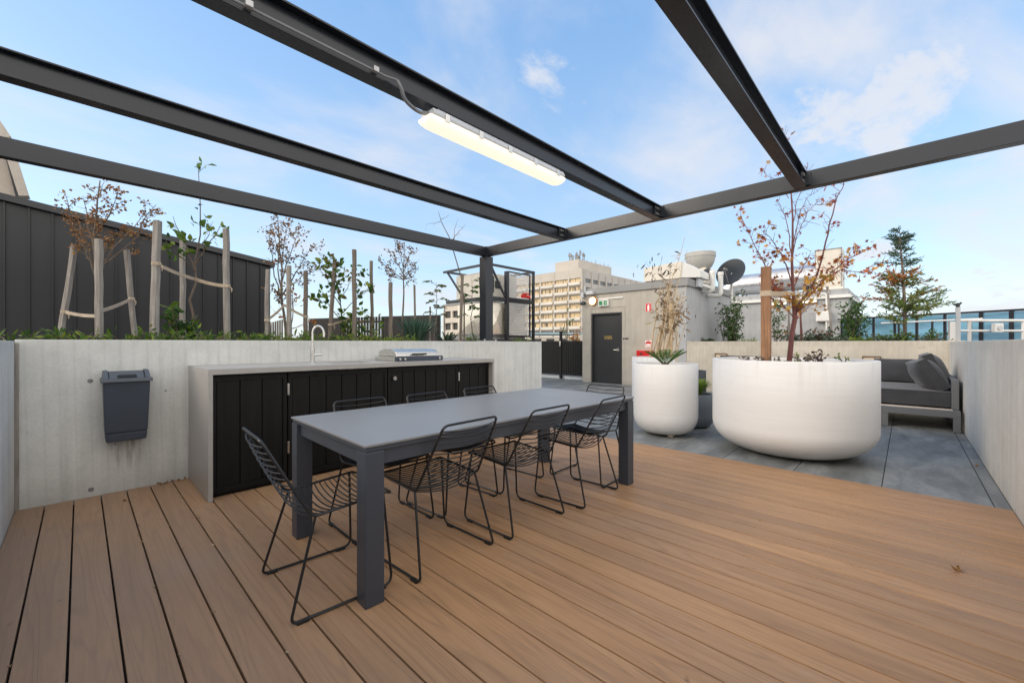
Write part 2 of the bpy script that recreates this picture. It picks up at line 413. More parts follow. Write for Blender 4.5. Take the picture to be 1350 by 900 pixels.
# ------------------------------------------------------------------ mesh builder
class MB:
    def __init__(s):
        s.v, s.f, s.c, s.smooth = [], [], [], False
    def add(s, vs, fs, c=None):
        o = len(s.v)
        s.v += [Vector(v) for v in vs]
        s.f += [tuple(i + o for i in f) for f in fs]
        s.c += [c or (1, 1, 1)] * len(vs)
        return s
    def box(s, x0, x1, y0, y1, z0, z1):
        vs = [(x, y, z) for x in (x0, x1) for y in (y0, y1) for z in (z0, z1)]
        return s.add(vs, [(0, 1, 3, 2), (4, 6, 7, 5), (0, 4, 5, 1), (2, 3, 7, 6), (0, 2, 6, 4), (1, 5, 7, 3)])
    def bar(s, a, b, w, h, up=(0, 0, 1)):
        """rectangular bar from a to b, w across, h along up"""
        a, b, up = Vector(a), Vector(b), Vector(up)
        d = (b - a).normalized()
        r = d.cross(up)
        if r.length < 1e-4: r = d.cross(Vector((1, 0, 0)))
        r.normalize(); u = r.cross(d).normalized()
        vs = []
        for p in (a, b):
            for i, j in ((-1, -1), (1, -1), (1, 1), (-1, 1)):
                vs.append(p + r * (i * w / 2) + u * (j * h / 2))
        return s.add(vs, [(3, 2, 1, 0), (4, 5, 6, 7), (0, 1, 5, 4), (1, 2, 6, 5), (2, 3, 7, 6), (3, 0, 4, 7)])
    def tube(s, pts, r, seg=8, c=None, cap=True):
        pts = [Vector(p) for p in pts]
        n = len(pts)
        rs = [r] * n if isinstance(r, (int, float)) else list(r)
        vs, fs = [], []
        t0 = (pts[1] - pts[0]).normalized()
        ref = Vector((0, 0, 1)) if abs(t0.z) < .9 else Vector((1, 0, 0))
        nrm = t0.cross(ref).normalized()
        for i, p in enumerate(pts):
            a = pts[max(0, i - 1)]; b = pts[min(n - 1, i + 1)]
            t = (b - a)
            if t.length < 1e-9: t = t0
            t = t.normalized()
            nrm = (nrm - t * nrm.dot(t))
            if nrm.length < 1e-6: nrm = t.cross(Vector((.3, .5, .8)))
            nrm.normalize(); bn = t.cross(nrm)
            for k in range(seg):
                a_ = 2 * math.pi * k / seg
                vs.append(p + (nrm * math.cos(a_) + bn * math.sin(a_)) * rs[i])
        for i in range(n - 1):
            for k in range(seg):
                k2 = (k + 1) % seg
                fs.append((i * seg + k, i * seg + k2, (i + 1) * seg + k2, (i + 1) * seg + k))
        if cap:
            fs.append(tuple(range(seg - 1, -1, -1)))
            fs.append(tuple((n - 1) * seg + k for k in range(seg)))
        return s.add(vs, fs, c)
    def lathe(s, prof, cx=0, cy=0, seg=48, cap0=True, cap1=True):
        vs, fs = [], []
        for r, z in prof:
            for k in range(seg):
                a = 2 * math.pi * k / seg
                vs.append((cx + r * math.cos(a), cy + r * math.sin(a), z))
        for i in range(len(prof) - 1):
            for k in range(seg):
                k2 = (k + 1) % seg
                fs.append((i * seg + k, i * seg + k2, (i + 1) * seg + k2, (i + 1) * seg + k))
        if cap0: fs.append(tuple(range(seg - 1, -1, -1)))
        if cap1: fs.append(tuple((len(prof) - 1) * seg + k for k in range(seg)))
        return s.add(vs, fs)
    def disc(s, c, n, r, seg=24, r2=None, thick=.01):
        c, n = Vector(c), Vector(n).normalized()
        return s.tube([c, c + n * thick], [r, r2 if r2 else r], seg)
    def prism(s, poly, d):
        """poly: list of 3-D points; extruded along d"""
        d = Vector(d); n = len(poly)
        vs = [Vector(p) for p in poly] + [Vector(p) + d for p in poly]
        fs = [tuple(range(n - 1, -1, -1)), tuple(range(n, 2 * n))]
        for i in range(n):
            j = (i + 1) % n
            fs.append((i, j, n + j, n + i))
        return s.add(vs, fs)
    def build(s, name, mat, parent=None, bevel=0, smooth=False, origin=None, seg=2):
        me = bpy.data.meshes.new(name)
        vs = s.v
        if parent is not None:
            o0 = parent['_o'] if '_o' in parent.keys() else (0, 0, 0)
            o0 = Vector(o0)
        elif origin is not None:
            o0 = Vector(origin)
        else:
            lo = [min(v[i] for v in vs) for i in range(3)]; hi = [max(v[i] for v in vs) for i in range(3)]
            o0 = Vector(((lo[0] + hi[0]) / 2, (lo[1] + hi[1]) / 2, lo[2]))
        me.from_pydata([tuple(v - o0) for v in vs], [], s.f)
        at = me.attributes.new('tint', 'FLOAT_COLOR', 'POINT')
        fl = []
        for c in s.c: fl += [c[0], c[1], c[2], 1.0]
        at.data.foreach_set('color', fl)
        bm = bmesh.new(); bm.from_mesh(me)
        bmesh.ops.recalc_face_normals(bm, faces=bm.faces)
        if bevel:
            es = [e for e in bm.edges if len(e.link_faces) == 2 and e.calc_face_angle(0) > .5]
            bmesh.ops.bevel(bm, geom=es, offset=bevel, segments=seg, profile=.6, affect='EDGES', clamp_overlap=True)
        bm.to_mesh(me); bm.free()
        if smooth:
            for p in me.polygons: p.use_smooth = True
            try: me.set_sharp_from_angle(angle=R(40))
            except Exception: pass
        me.materials.append(mat)
        o = bpy.data.objects.new(name, me)
        col.objects.link(o)
        if parent is not None:
            o.parent = parent
            o['_o'] = tuple(o0)
        else:
            o.location = o0
            o['_o'] = tuple(o0)
        return o

def tag(o, label=None, cat=None, group=None, kind=None):
    if label: o['label'] = label
    if cat: o['category'] = cat
    if group: o['group'] = group
    if kind: o['kind'] = kind
    return o

def thing(name, label, cat, loc=(0, 0, 0), group=None):
    o = bpy.data.objects.new(name, None)
    col.objects.link(o); o.location = loc; o['_o'] = tuple(loc)
    o.empty_display_size = .1
    return tag(o, label, cat, group)

def copy_tree(o, parent=None):
    c = o.copy(); col.objects.link(c)
    if parent is not None: c.parent = parent
    for ch in [x for x in bpy.data.objects if x.parent == o]:
        copy_tree(ch, c)
    return c

def fillet(pts, r, n=5):
    pts = [Vector(p) for p in pts]
    out = [pts[0]]
    for i in range(1, len(pts) - 1):
        a, b, c = pts[i - 1], pts[i], pts[i + 1]
        rr = r if isinstance(r, (int, float)) else r[i - 1]
        d1 = min(rr, (a - b).length * .45); d2 = min(rr, (c - b).length * .45)
        p0 = b + (a - b).normalized() * d1; p1 = b + (c - b).normalized() * d2
        for k in range(n + 1):
            t = k / n
            out.append(p0 * (1 - t) ** 2 + b * (2 * t * (1 - t)) + p1 * t * t)
    out.append(pts[-1])
    return out

# ------------------------------------------------------------------ the setting
def structure(mb, name, mat, **kw):
    o = mb.build(name, mat, origin=(0, 0, 0), **kw); o['kind'] = 'structure'; return o

X0, X1, YR, YL, XB = -.325, 4.625, -.56, 4.615, 10.85
structure(MB().box(-3000, 3000, -3000, 3000, -25.4, -25), 'ground', M['ground'])
structure(MB().box(-6, 22, -12, 16, -.6, -.07), 'roof_slab', M['conc_grey'])
mb = MB(); k = 0; pitch = .1463
xb = X0 + .003
while xb < X1 - .02:
    e = min(xb + pitch - .0078, X1)
    mb.box(xb, e, YR + .006, YL - .006, -.03, 0)
    xb += pitch; k += 1
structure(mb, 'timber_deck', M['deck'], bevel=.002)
structure(MB().box(X0, X1, YR, YL, -.068, -.04), 'deck_underlay', M['rubber'])
mb = MB()
ys = [YR + .004, -.47] + [.15 + .62 * i for i in range(0, 20)]
xs = [X1 + .006, 8.1] + [8.1 + 1.24 * i for i in range(1, 12)]
for i in range(len(ys) - 1):
    for j in range(len(xs) - 1):
        mb.box(xs[j] + .003, xs[j + 1] - .003, ys[i] + .003, ys[i + 1] - .003, -.03, -.004)
structure(mb, 'stone_paving', M['tile'], bevel=.002)
structure(MB().box(X1, 21.9, YR, 12.4, -.066, -.014), 'paving_bed', M['rubber'])
structure(MB().box(-5.5, 5.38, YL + .2, 12.5, -.06, 1.17), 'planter_soil', M['soil'])
structure(MB().box(-5.5, X0 - .2, -.5, YL + .2, -.06, 1.168), 'side_planter_soil', M['soil'])
structure(MB().box(XB + .2, 17.97, -6.9, 4.1, -.06, 1.165), 'back_planter_soil', M['soil'])
structure(MB().box(-2, 24, -9, YR - .2, -.06, .9), 'neighbouring_roof_terrace', M['conc_grey'])

def wall(name, label, mb, mat, **kw):
    return tag(mb.build(name, mat, bevel=.006, **kw), label, 'wall')
WT = 1.225
wall('concrete_wall', 'long formed concrete planter wall behind the kitchen bench and wall bin', MB().box(X0, 5.58, YL, YL + .2, -.05, WT), M['conc_left'])
wall('concrete_wall', 'short concrete return wall at the far left edge of the deck', MB().box(X0 - .2, X0, YR, YL - .012, -.05, 1.215), M['conc_left'])
wall('concrete_wall', 'pale concrete side wall running beside the deck at right, next to the sofa', MB().box(-1.5, XB - .01, YR - .2, YR, -.05, WT), M['conc_right'])
wall('concrete_wall', 'low warm-toned concrete back wall with brick lights behind the sofa', MB().box(XB, XB + .2, YR - .2, 4.115, -.05, 1.24), M['conc_back'])
rw = [o for o in bpy.data.objects if o.name == 'concrete_wall.001'][0]
MB().box(X0 - .02, X0 + .001, YL - .0115, YL - .0005, -.04, 1.205).build('joint_sealant', M['stake_dark'], rw)
MB().box(X0 + .0005, X0 + .022, YL - .006, YL - .0005, .001, 1.2).build('joint_strip', M['stake'], rw)
# formwork tie holes in the left wall
wl = [o for o in bpy.data.objects if o.name == 'concrete_wall'][0]
for px, py in ((119, 502), (120, 645)):
    x = ony(px, YL); z = zat(py, x, YL)
    MB().disc((x, YL + .001, z), (0, -1, 0), .018, 16, .014, .004).build('tie_hole', M['conduit'], wl)

# ------------------------------------------------------------------ pergola
pg = thing('pergola', 'open charcoal steel pergola frame with one corner post on the concrete wall', 'pergola', (4.37, 4.73, WT))
ZB, ZT = 2.54, 2.68
mb = MB(); mb.box(4.295, 4.445, 4.655, 4.805, WT + .012, ZB - .004); mb.box(4.335, 4.405, 4.69, 4.77, ZB - .004, ZT + .015)
mb.build('post', M['beam'], pg, bevel=.006)
mb = MB(); mb.box(4.23, 4.51, 4.622, 4.80, WT + .001, WT + .012)
pl = mb.build('base_plate', M['steel_dull'], pg, bevel=.002)
for sx, sy in ((4.255, 4.64), (4.485, 4.64)):
    MB().lathe([(.013, WT + .012), (.013, WT + .03), (.008, WT + .036)], sx, sy, 6).build('bolt', M['steel_dull'], pl)
def channel_u(y0, x0, x1):
    mb = MB()
    mb.box(x0, x1, y0, y0 + .008, ZB, ZT); mb.box(x0, x1, y0 + .008, y0 + .08, ZB, ZB + .01); mb.box(x0, x1, y0 + .008, y0 + .08, ZT - .01, ZT)
    return mb
channel_u(4.685, -2.2, 4.33).build('edge_beam', M['beam'], pg, bevel=.002)
mb = MB(); xx = 4.325
mb.box(xx, xx + .008, -3.2, 4.688, ZB, ZT); mb.box(xx + .008, xx + .085, -3.2, 4.688, ZB, ZB + .01); mb.box(xx + .008, xx + .085, -3.2, 4.688, ZT - .01, ZT)
mb.build('end_beam', M['beam'], pg, bevel=.002)
def rafter(ya, yb):
    mb = MB(); a, b = Vector((-2.2, ya, 0)), Vector((4.318, yb, 0))
    zm = (ZB + ZT) / 2; w = .088
    mb.bar(a + Vector((0, 0, zm)), b + Vector((0, 0, zm)), .008, ZT - ZB - .02)
    for z in (ZB + .005, ZT - .005):
        mb.bar(a + Vector((0, 0, z)), b + Vector((0, 0, z)), w, .01)
    r = mb.build('rafter', M['beam'], pg, bevel=.002)
    cl = MB(); cl.box(4.225, 4.318, yb - .024, yb - .006, ZB + .014, ZT - .014); cl.box(4.306, 4.318, yb - .075, yb - .024, ZB + .014, ZT - .014)
    cl.build('cleat', M['beam'], r, bevel=.002)
    for z in (ZB + .04, ZT - .04):
        for x in (4.29, 4.25):
            MB().disc((x, yb - .024, z), (0, -1, 0), .012, 6, None, .012).build('bolt', M['steel_dull'], r)
    return r
rafter(3.345, 3.225); rafter(2.0, 1.955); rafter(.675, .665)

# batten light under the middle rafter
LX0, LX1, LY = 1.35, 2.585, 1.965
bl = thing('batten_light', 'lit weatherproof fluorescent batten hanging under the middle pergola rafter', 'batten light', ((LX0 + LX1) / 2, LY, ZB - .11))
mb = MB(); 
prof = [(-.055, 2.514), (-.068, 2.492), (-.068, 2.474), (.068, 2.474), (.068, 2.492), (.055, 2.514)]
mb.prism([(LX0 + .01, LY + a, z) for a, z in prof], (LX1 - LX0 - .02, 0, 0)); mb.box(LX0 + .06, LX1 - .06, LY - .03, LY + .03, 2.512, 2.5385)
mb.build('housing', M['fitting'], bl, bevel=.006)
mb = MB(); n = 12; ring = []
arc = [( .064 * math.cos(math.pi * i / n), 2.473 - .050 * math.sin(math.pi * i / n) ** .7) for i in range(n + 1)]
secs = [(LX0 - .012, .55), (LX0, .8), (LX0 + .03, .97), (LX0 + .07, 1), (LX1 - .07, 1), (LX1 - .03, .97), (LX1, .8), (LX1 + .012, .55)]
vs, fs = [], []
for x, k in secs:
    for a, z in arc: vs.append((x, LY + a * (.75 + .25 * k), 2.473 + (z - 2.473) * k))
m_ = n + 1
for i in range(len(secs) - 1):
    for j in range(n): fs.append((i * m_ + j, i * m_ + j + 1, (i + 1) * m_ + j + 1, (i + 1) * m_ + j))
    fs.append((i * m_ + n, i * m_, (i + 1) * m_, (i + 1) * m_ + n))
fs.append(tuple(range(m_))); fs.append(tuple((len(secs) - 1) * m_ + j for j in range(m_)))
mb.add(vs, fs).build('diffuser', M['tube'], bl, smooth=True)
for i in range(5):
    x = LX0 + .1 + i * (LX1 - LX0 - .2) / 4
    for sgn in (-1, 1):
        MB().box(x - .016, x + .016, LY + sgn * .0715 - .003, LY + sgn * .0715 + .003, 2.458, 2.503).build('clip', M['steel'], bl, bevel=.001)
cd = thing('cable_conduit', 'thin grey conduit clipped along the middle rafter to the batten light', 'conduit', (.3, 1.925, 2.55))
pts = [(-2, 1.965, 2.562), (1.08, 1.925, 2.562), (1.13, 1.90, 2.555)]
MB().tube(pts, .0062, 8).build('pipe', M['conduit'], cd, smooth=True)
pts = fillet([(1.13, 1.90, 2.553), (1.15, 1.893, 2.52), (1.18, 1.91, 2.475), (1.29, 1.945, 2.47), (1.362, 1.955, 2.498)], .05, 6)
MB().tube(pts, .010, 10).build('flexible_hose', M['conduit'], cd, smooth=True)
for x in (-.2, .47, 1.02):
    MB().box(x - .014, x + .014, 1.905, 1.955, 2.551, 2.577).build('saddle_clip', M['steel_dull'], cd, bevel=.002)

# ------------------------------------------------------------------ kitchen bench
BF, BZ = 3.79, 1.0
kb = thing('kitchen_bench', 'outdoor kitchen bench with grey waterfall top and black board doors', 'kitchen bench', (2.15, 4.2, 0))
mb = MB()
sx0, sx1, sy0, sy1 = 1.74, 2.13, 4.02, 4.33      # sink cut-out
mb.box(.664, sx0, BF, YL - .004, .958, BZ); mb.box(sx1, 3.64, BF, YL - .004, .958, BZ)
mb.box(sx0, sx1, BF, sy0, .958, BZ); mb.box(sx0, sx1, sy1, YL - .004, .958, BZ)
mb.build('countertop', M['bench'], kb)
for a, b_ in ((.6645, .694), (3.612, 3.6395)):
    MB().box(a, b_, BF + .0005, YL - .004, .002, .957).build('end_panel', M['bench'], kb, bevel=.002)
mb = MB(); mb.box(.695, 3.611, 3.9, 4.55, .0, .955 - .2); mb.box(.695, 1.7, 3.9, 4.55, .755, .955); mb.box(2.17, 3.611, 3.9, 4.55, .755, .955)
mb.build('carcass', M['black'], kb)
sk = MB(); sk.box(sx0 + .002, sx1 - .002, sy0 + .002, sy1 - .002, .80, .81)
for a in ((sx0 - .006, sx0 + .002, sy0, sy1), (sx1 - .002, sx1 + .006, sy0, sy1), (sx0, sx1, sy0 - .006, sy0 + .002), (sx0, sx1, sy1 - .002, sy1 + .006)):
    sk.box(*a, .80, .957)
sk.build('sink', M['steel'], kb)
secs = [(.697, 1.233, 3, 'door'), (1.243, 2.183, 6, 'door'), (2.193, 3.115, 6, 'door'), (3.125, 3.609, 3, 'door')]
for i, (a, b, n, nm) in enumerate(secs):
    mb = MB(); y0, y1 = 3.868, 3.892; fr = .045
    mb.box(a, b, 3.884, 3.898, .03, .945)
    mb.box(a, b, y0 - .006, 3.884, .03, .03 + fr); mb.box(a, b, y0 - .006, 3.884, .945 - fr, .945)
    mb.box(a, a + fr * .7, y0 - .006, 3.884, .03 + fr, .945 - fr); mb.box(b - fr * .7, b, y0 - .006, 3.884, .03 + fr, .945 - fr)
    w = (b - a - fr * 1.4) / n
    for q in range(n):
        mb.box(a + fr * .7 + q * w + .004, a + fr * .7 + (q + 1) * w - .004, y0, 3.884, .03 + fr + .001, .945 - fr - .001)
    d = mb.build(nm, M['black'], kb, bevel=.002)
    if i in (0, 3):
        x = b if i == 0 else a
        for z in ((.80, .30)):
            MB().box(x - .004 + (.005 if i == 0 else -.009), x + .012 + (.005 if i == 0 else -.009), 3.852, 3.864, z - .05, z + .05).build('hinge', M['steel'], d, bevel=.002)
    if i == 2:
        k_ = MB(); k_.tube([(a + .06, 3.865, .835), (a + .06, 3.835, .835)], .012, 14); k_.tube([(a + .06, 3.842, .835), (a + .06, 3.826, .835)], .021, 16)
        k_.build('knob', M['steel'], d, smooth=True)
MB().box(.708, 3.609, 3.905, 3.91, .001, .028).build('kickboard', M['rubber'], kb)
tx, ty = 1.645, 4.40
tp = MB(); tp.lathe([(.03, BZ), (.03, BZ + .006), (.022, BZ + .01), (.022, BZ + .16), (.013, BZ + .165)], tx, ty, 20)
d = Vector((.8, -.6, 0)).normalized()
arc = [Vector((tx, ty, BZ + .15)), Vector((tx, ty, BZ + .28))] + [Vector((tx, ty, BZ + .29)) + d * (.055 - .055 * math.cos(R(a))) + Vector((0, 0, .085 * math.sin(R(a)))) for a in range(10, 176, 11)]
arc.append(arc[-1] + Vector((0, 0, -.035)))
tp.tube(arc, .011, 12)
t_ = tp.build('tap', M['steel'], kb, smooth=True)
MB().tube([(tx, ty, BZ + .075), (tx + .05, ty - .03, BZ + .08), (tx + .085, ty - .05, BZ + .083)], [.014, .012, .009], 10).build('lever', M['steel'], t_, smooth=True)

bq = thing('barbecue', 'low stainless steel barbecue with domed lid on the bench top', 'barbecue', (2.62, 4.2, BZ))
bx0, bx1, by0, by1 = 2.33, 2.95, 3.955, 4.40
MB().box(bx0, bx1, by0 + .016, by1, BZ + .001, BZ + .05).build('firebox', M['steel'], bq, bevel=.008)
fp = MB().box(bx0 - .002, bx1 + .004, by0 - .006, by0 + .014, BZ + .001, BZ + .052).build('control_panel', M['bin'], bq, bevel=.005)
for x in (bx0 + .05, bx0 + .11, bx1 - .05):
    MB().tube([(x, by0 - .006, BZ + .026), (x, by0 - .022, BZ + .026)], [.015, .012], 14).build('knob', M['steel'], fp, smooth=True)
ln = 8; poly = [(bx0 + .03, by0 + .03, BZ + .051)]
for i in range(ln + 1):
    a = math.pi * i / ln
    poly.append((bx0 + .03, (by0 + by1) / 2 - (.19) * math.cos(a), BZ + .070 + .062 * math.sin(a) ** .6))
poly.append((bx0 + .03, by1 - .02, BZ + .051))
ld = MB().prism(poly, (bx1 - bx0 - .06, 0, 0)).build('lid', M['steel'], bq, bevel=.006)
mb = MB(); mb.tube([(bx0 + .22, by0 + .005, BZ + .075), (bx1 - .22, by0 + .005, BZ + .075)], .009, 10)
mb.box(bx0 + .23, bx0 + .245, by0 + .005, by0 + .05, BZ + .07, BZ + .08); mb.box(bx1 - .245, bx1 - .23, by0 + .005, by0 + .05, BZ + .07, BZ + .08)
mb.build('handle', M['rubber'], ld)

# wall bin
bn = thing('wall_bin', 'charcoal plastic bin with hinged lid hung on the concrete wall', 'bin', (.255, 4.49, .43))
def taper(mb, b, t):
    (x0, x1, y0, y1, z0), (a0, a1, c0, c1, z1) = b, t
    vs = [(x0, y0, z0), (x1, y0, z0), (x1, y1, z0), (x0, y1, z0), (a0, c0, z1), (a1, c0, z1), (a1, c1, z1), (a0, c1, z1)]
    return mb.add(vs, [(3, 2, 1, 0), (4, 5, 6, 7), (0, 1, 5, 4), (1, 2, 6, 5), (2, 3, 7, 6), (3, 0, 4, 7)])
mb = MB()
taper(mb, (.130, .378, 4.430, 4.605, .50), (.120, .390, 4.395, 4.605, .895))
taper(mb, (.137, .371, 4.440, 4.605, .43), (.131, .377, 4.432, 4.605, .499))
mb.build('body', M['bin'], bn, bevel=.012, seg=3)
mb = MB(); taper(mb, (.105, .405, 4.372, 4.611, .896), (.107, .403, 4.376, 4.611, .925))
taper(mb, (.118, .150, 4.385, 4.611, .9255), (.122, .148, 4.50, 4.611, .985)); taper(mb, (.360, .392, 4.385, 4.611, .9255), (.362, .388, 4.50, 4.611, .985))
lid = mb.build('lid', M['binlid'], bn, bevel=.006)
mb = MB(); taper(mb, (.151, .359, 4.40, 4.611, .9257), (.151, .359, 4.52, 4.611, .975))
fl = mb.build('flap', M['binlid'], lid, bevel=.006)
mb = MB(); taper(mb, (.20, .31, 4.405, 4.43, .9335), (.20, .31, 4.44, 4.46, .9505)); mb.build('grip', M['rubber'], fl, bevel=.002)

# ------------------------------------------------------------------ dining table
tb = thing('dining_table', 'long slate grey outdoor dining table with square legs on the deck', 'table', (2.1, 2.25, 0))
tb.location = (2.113, 2.216, 0); tb.rotation_euler = (0, 0, R(-1.6))      # stands a touch askew
tx0, tx1, ty0, ty1 = .885, 3.275, 1.755, 2.775
TZ = .74
MB().box(tx0 - .004, tx1 + .004, ty0 - .004, ty1 + .004, TZ - .012, TZ).build('tabletop', M['tabletop'], tb, bevel=.003)
lw = .092
mb = MB()
mb.box(tx0 + .004, tx1 - .004, ty0 + .004, ty1 - .004, TZ - .034, TZ - .0145)
mb.box(tx0 + lw, tx1 - lw, ty0 + .022, ty0 + .05, TZ - .105, TZ - .036); mb.box(tx0 + lw, tx1 - lw, ty1 - .05, ty1 - .022, TZ - .105, TZ - .036)
mb.box(tx0 + .022, tx0 + .05, ty0 + lw, ty1 - lw, TZ - .105, TZ - .036); mb.box(tx1 - .05, tx1 - .022, ty0 + lw, ty1 - lw, TZ - .105, TZ - .036)
mb.build('apron', M['table'], tb, bevel=.002)
for a in (tx0, tx1 - lw):
    for b in (ty0, ty1 - lw):
        MB().box(a, a + lw, b, b + lw, 0.001, TZ - .036).build('leg', M['table'], tb, bevel=.004)

# ------------------------------------------------------------------ wire chairs
ch = thing('wire_chair', 'x', 'chair')
FR, WR = .0066, .0037
def lerp(a, b, t): return Vector(a) * (1 - t) + Vector(b) * t
BT, SR, SF = (.19, -.33, .79), (.218, -.135, .425), (.222, .215, .452)
loop = fillet([(SF[0] * -1, SF[1], SF[2]), (-SR[0], SR[1], SR[2]), (-BT[0], BT[1], BT[2]), (BT[0], BT[1], BT[2]), SR, SF], [.035, .035, .035, .035], 6)
# the top bar bows back a little
def bow(p):
    return p
mb = MB(); lp = []
for p in loop:
    if p.z > .78 and abs(p.x) < .16: pass
    lp.append(p)
mb.tube(lp, FR, 8)
fl_ = fillet([(-SF[0], SF[1], SF[2]), (-SF[0] + .01, SF[1] + .03, SF[2] - .012), (SF[0] - .01, SF[1] + .03, SF[2] - .012), (SF[0], SF[1], SF[2])], .03, 5)
mb.tube(fl_, FR, 8)
mb.build('frame', M['wire'], ch, smooth=True)
mb = MB()
for i in range(11):
    t = .08 + .84 * i / 10
    a = lerp(BT, SR, t)
    sag = .036 * math.sin(min(1, .25 + t * .8) * math.pi / 1.6)
    pts = [Vector((a.x * u, a.y - sag * (1 - u * u) ** 1.0, a.z - .012 * (1 - u * u))) for u in [x / 6 for x in range(-6, 7)]]
    mb.tube(pts, WR, 6)
bk = mb.build('backrest_wires', M['wire'], ch, smooth=True)
mb = MB()
for i in range(14):
    t = .05 + .93 * i / 13
    a = lerp(SR, SF, t)
    sag = .034 * (1 - t * .6)
    yy = -.03 * (1 - t) ** 2
    pts = [Vector((a.x * u, a.y + yy * (1 - u * u), a.z - sag * (1 - u ** 2))) for u in [x / 6 for x in range(-6, 7)]]
    mb.tube(pts, WR, 6)
mb.build('seat_wires', M['wire'], ch, smooth=True)
for sgn in (-1, 1):
    mb = MB()
    pts = fillet([(sgn * .213, -.12, .424), (sgn * .26, -.235, .0105), (sgn * .262, .225, .0105), (sgn * .217, .20, .448)], [.035, .05], 6)
    mb.tube(pts, FR, 8)
    lg = mb.build('leg', M['wire'], ch, smooth=True)
    for y in (-.185, .165):
        MB().box(sgn * .261 - .010, sgn * .261 + .010, y - .025, y + .025, .0005, .014).build('foot_pad', M['rubber'], lg, bevel=.002)
# where each one stands: x, y, turn, label
chairs = [
    (.862, 2.123, R(-93.5), 'black wire chair alone at the near short end of the table'),
    (1.418, 1.985, R(2), 'black wire chair on the open deck side, nearest of three in that row'),
    (2.072, 1.955, R(0), 'black wire chair on the open deck side, middle of three in that row'),
    (2.757, 1.915, R(3), 'black wire chair on the open deck side, beside the far table leg'),
    (1.40, 2.545, R(180 - 1), 'black wire chair on the kitchen side of the table, nearest of three'),
    (1.965, 2.50, R(180 + 3), 'black wire chair on the kitchen side of the table, middle of three'),
    (2.56, 2.53, R(180 + 2), 'black wire chair on the kitchen side of the table, farthest of three'),
    (3.17, 2.08, R(90 + 2), 'black wire chair at the far short end of the table facing the camera'),
]
for i, (x, y, a, lab) in enumerate(chairs):
    o = ch if i == 0 else copy_tree(ch)
    o.location = (x, y, 0); o.rotation_euler = (0, 0, a)
    tag(o, lab, 'chair', 'wire chairs around the dining table')

# ------------------------------------------------------------------ planters on the paving
def pot(name, label, cx, cy, r, rb, h, corner, mat, soil_z, rim=.035, feet=0, power=2.0):
    t = thing(name, label, 'planter', (cx, cy, 0))
    z0 = .022 if feet else .004
    prof = [(rb * .6, z0)]
    for i in range(13):
        a = math.pi / 2 * i / 12
        prof.append((rb + (r - rb) * math.sin(a) ** (2 / power), z0 + corner * (1 - math.cos(a) ** (2 / power)) ))
    prof += [(r, h * .6), (r, h - .008), (r - .006, h), (r - rim + .004, h), (r - rim, h - .01), (r - rim, soil_z - .05)]
    MB().lathe(prof, cx, cy, 96, True, False).build('shell', mat, t, smooth=True)
    MB().lathe([(r - rim - .001, soil_z - .04), (r - rim - .001, soil_z), (.02, soil_z + .02)], cx, cy, 32).build('soil', M['soil'], t)
    if feet:
        for k in range(3):
            a = R(200 + 120 * k) + .4
            fx, fy = cx + rb * .98 * math.cos(a), cy + rb * .98 * math.sin(a)
            MB().box(fx - .04, fx + .04, fy - .03, fy + .03, .001, .028).build('foot', M['lens'], t, bevel=.004)
    return t
PB = (5.52, .957); PS = (5.40, 2.33); PBK = tuple(dp(861, 0, 7.3)[:2])
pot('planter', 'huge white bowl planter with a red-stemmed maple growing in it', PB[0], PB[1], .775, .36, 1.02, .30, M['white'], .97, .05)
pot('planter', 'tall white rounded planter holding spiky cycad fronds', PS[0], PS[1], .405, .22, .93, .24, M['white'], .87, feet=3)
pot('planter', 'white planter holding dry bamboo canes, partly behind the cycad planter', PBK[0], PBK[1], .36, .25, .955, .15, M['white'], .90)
g = dp(914, 0, 6.0)
pot('planter', 'short grey rounded planter with bright green grass', g[0], g[1], .275, .17, .47, .16, M['greypot'], .44, feet=0)
gp = (g[0], g[1])
g2 = dp(912, 0, 7.6)
pot('planter', 'dark charcoal pot half hidden behind the green grass planter', g2[0], g2[1], .24, .19, .70, .08, M['darkpot'], .64)

# ------------------------------------------------------------------ foliage kit
def jit(c, k=.25):
    f = 1 + random.uniform(-k, k); h = random.uniform(-.08, .08)
    return (max(0, c[0] * f * (1 + h)), max(0, c[1] * f * (1 - h * .4)), max(0, c[2] * f))
def rvec(z=0):
    while True:
        v = Vector((random.uniform(-1, 1), random.uniform(-1, 1), random.uniform(-1, 1)))
        if .1 < v.length < 1: return (v.normalized() + Vector((0, 0, z))).normalized()
def leaf(mb, p, d, size, wid, c, fold=.25):
    d = Vector(d).normalized(); s_ = d.cross(rvec()).normalized(); u = s_.cross(d).normalized()
    p = Vector(p); L = size
    a = p; m1 = p + d * L * .45 + s_ * wid * L + u * fold * wid * L; m2 = p + d * L * .45 - s_ * wid * L + u * fold * wid * L
    q1 = p + d * L * .75 + s_ * wid * L * .7 - u * .02 * L; q2 = p + d * L * .75 - s_ * wid * L * .7 - u * .02 * L
    tip = p + d * L - u * .12 * L
    mid = p + d * L * .5
    mb.add([a, m1, q1, tip, q2, m2, mid], [(0, 1, 6), (1, 2, 6), (2, 3, 6), (3, 4, 6), (4, 5, 6), (5, 0, 6)], c)
def star(mb, p, d, size, c, lobes=5):
    d = Vector(d).normalized(); s_ = d.cross(rvec(.8)).normalized(); u = s_.cross(d)
    p = Vector(p); vs = [p]; n = lobes * 2 + 1
    for i in range(n):
        a = R(-120 + 240 * i / (n - 1)); r = size * ((1.0 - .25 * abs(a) / 2) if i % 2 == 0 else .38)
        vs.append(p + d * (r * math.cos(a) + size * .2) + s_ * r * math.sin(a) + u * (.12 * r * random.uniform(-1, 1)))
    mb.add(vs, [(0, i, i + 1) for i in range(1, n)], c)
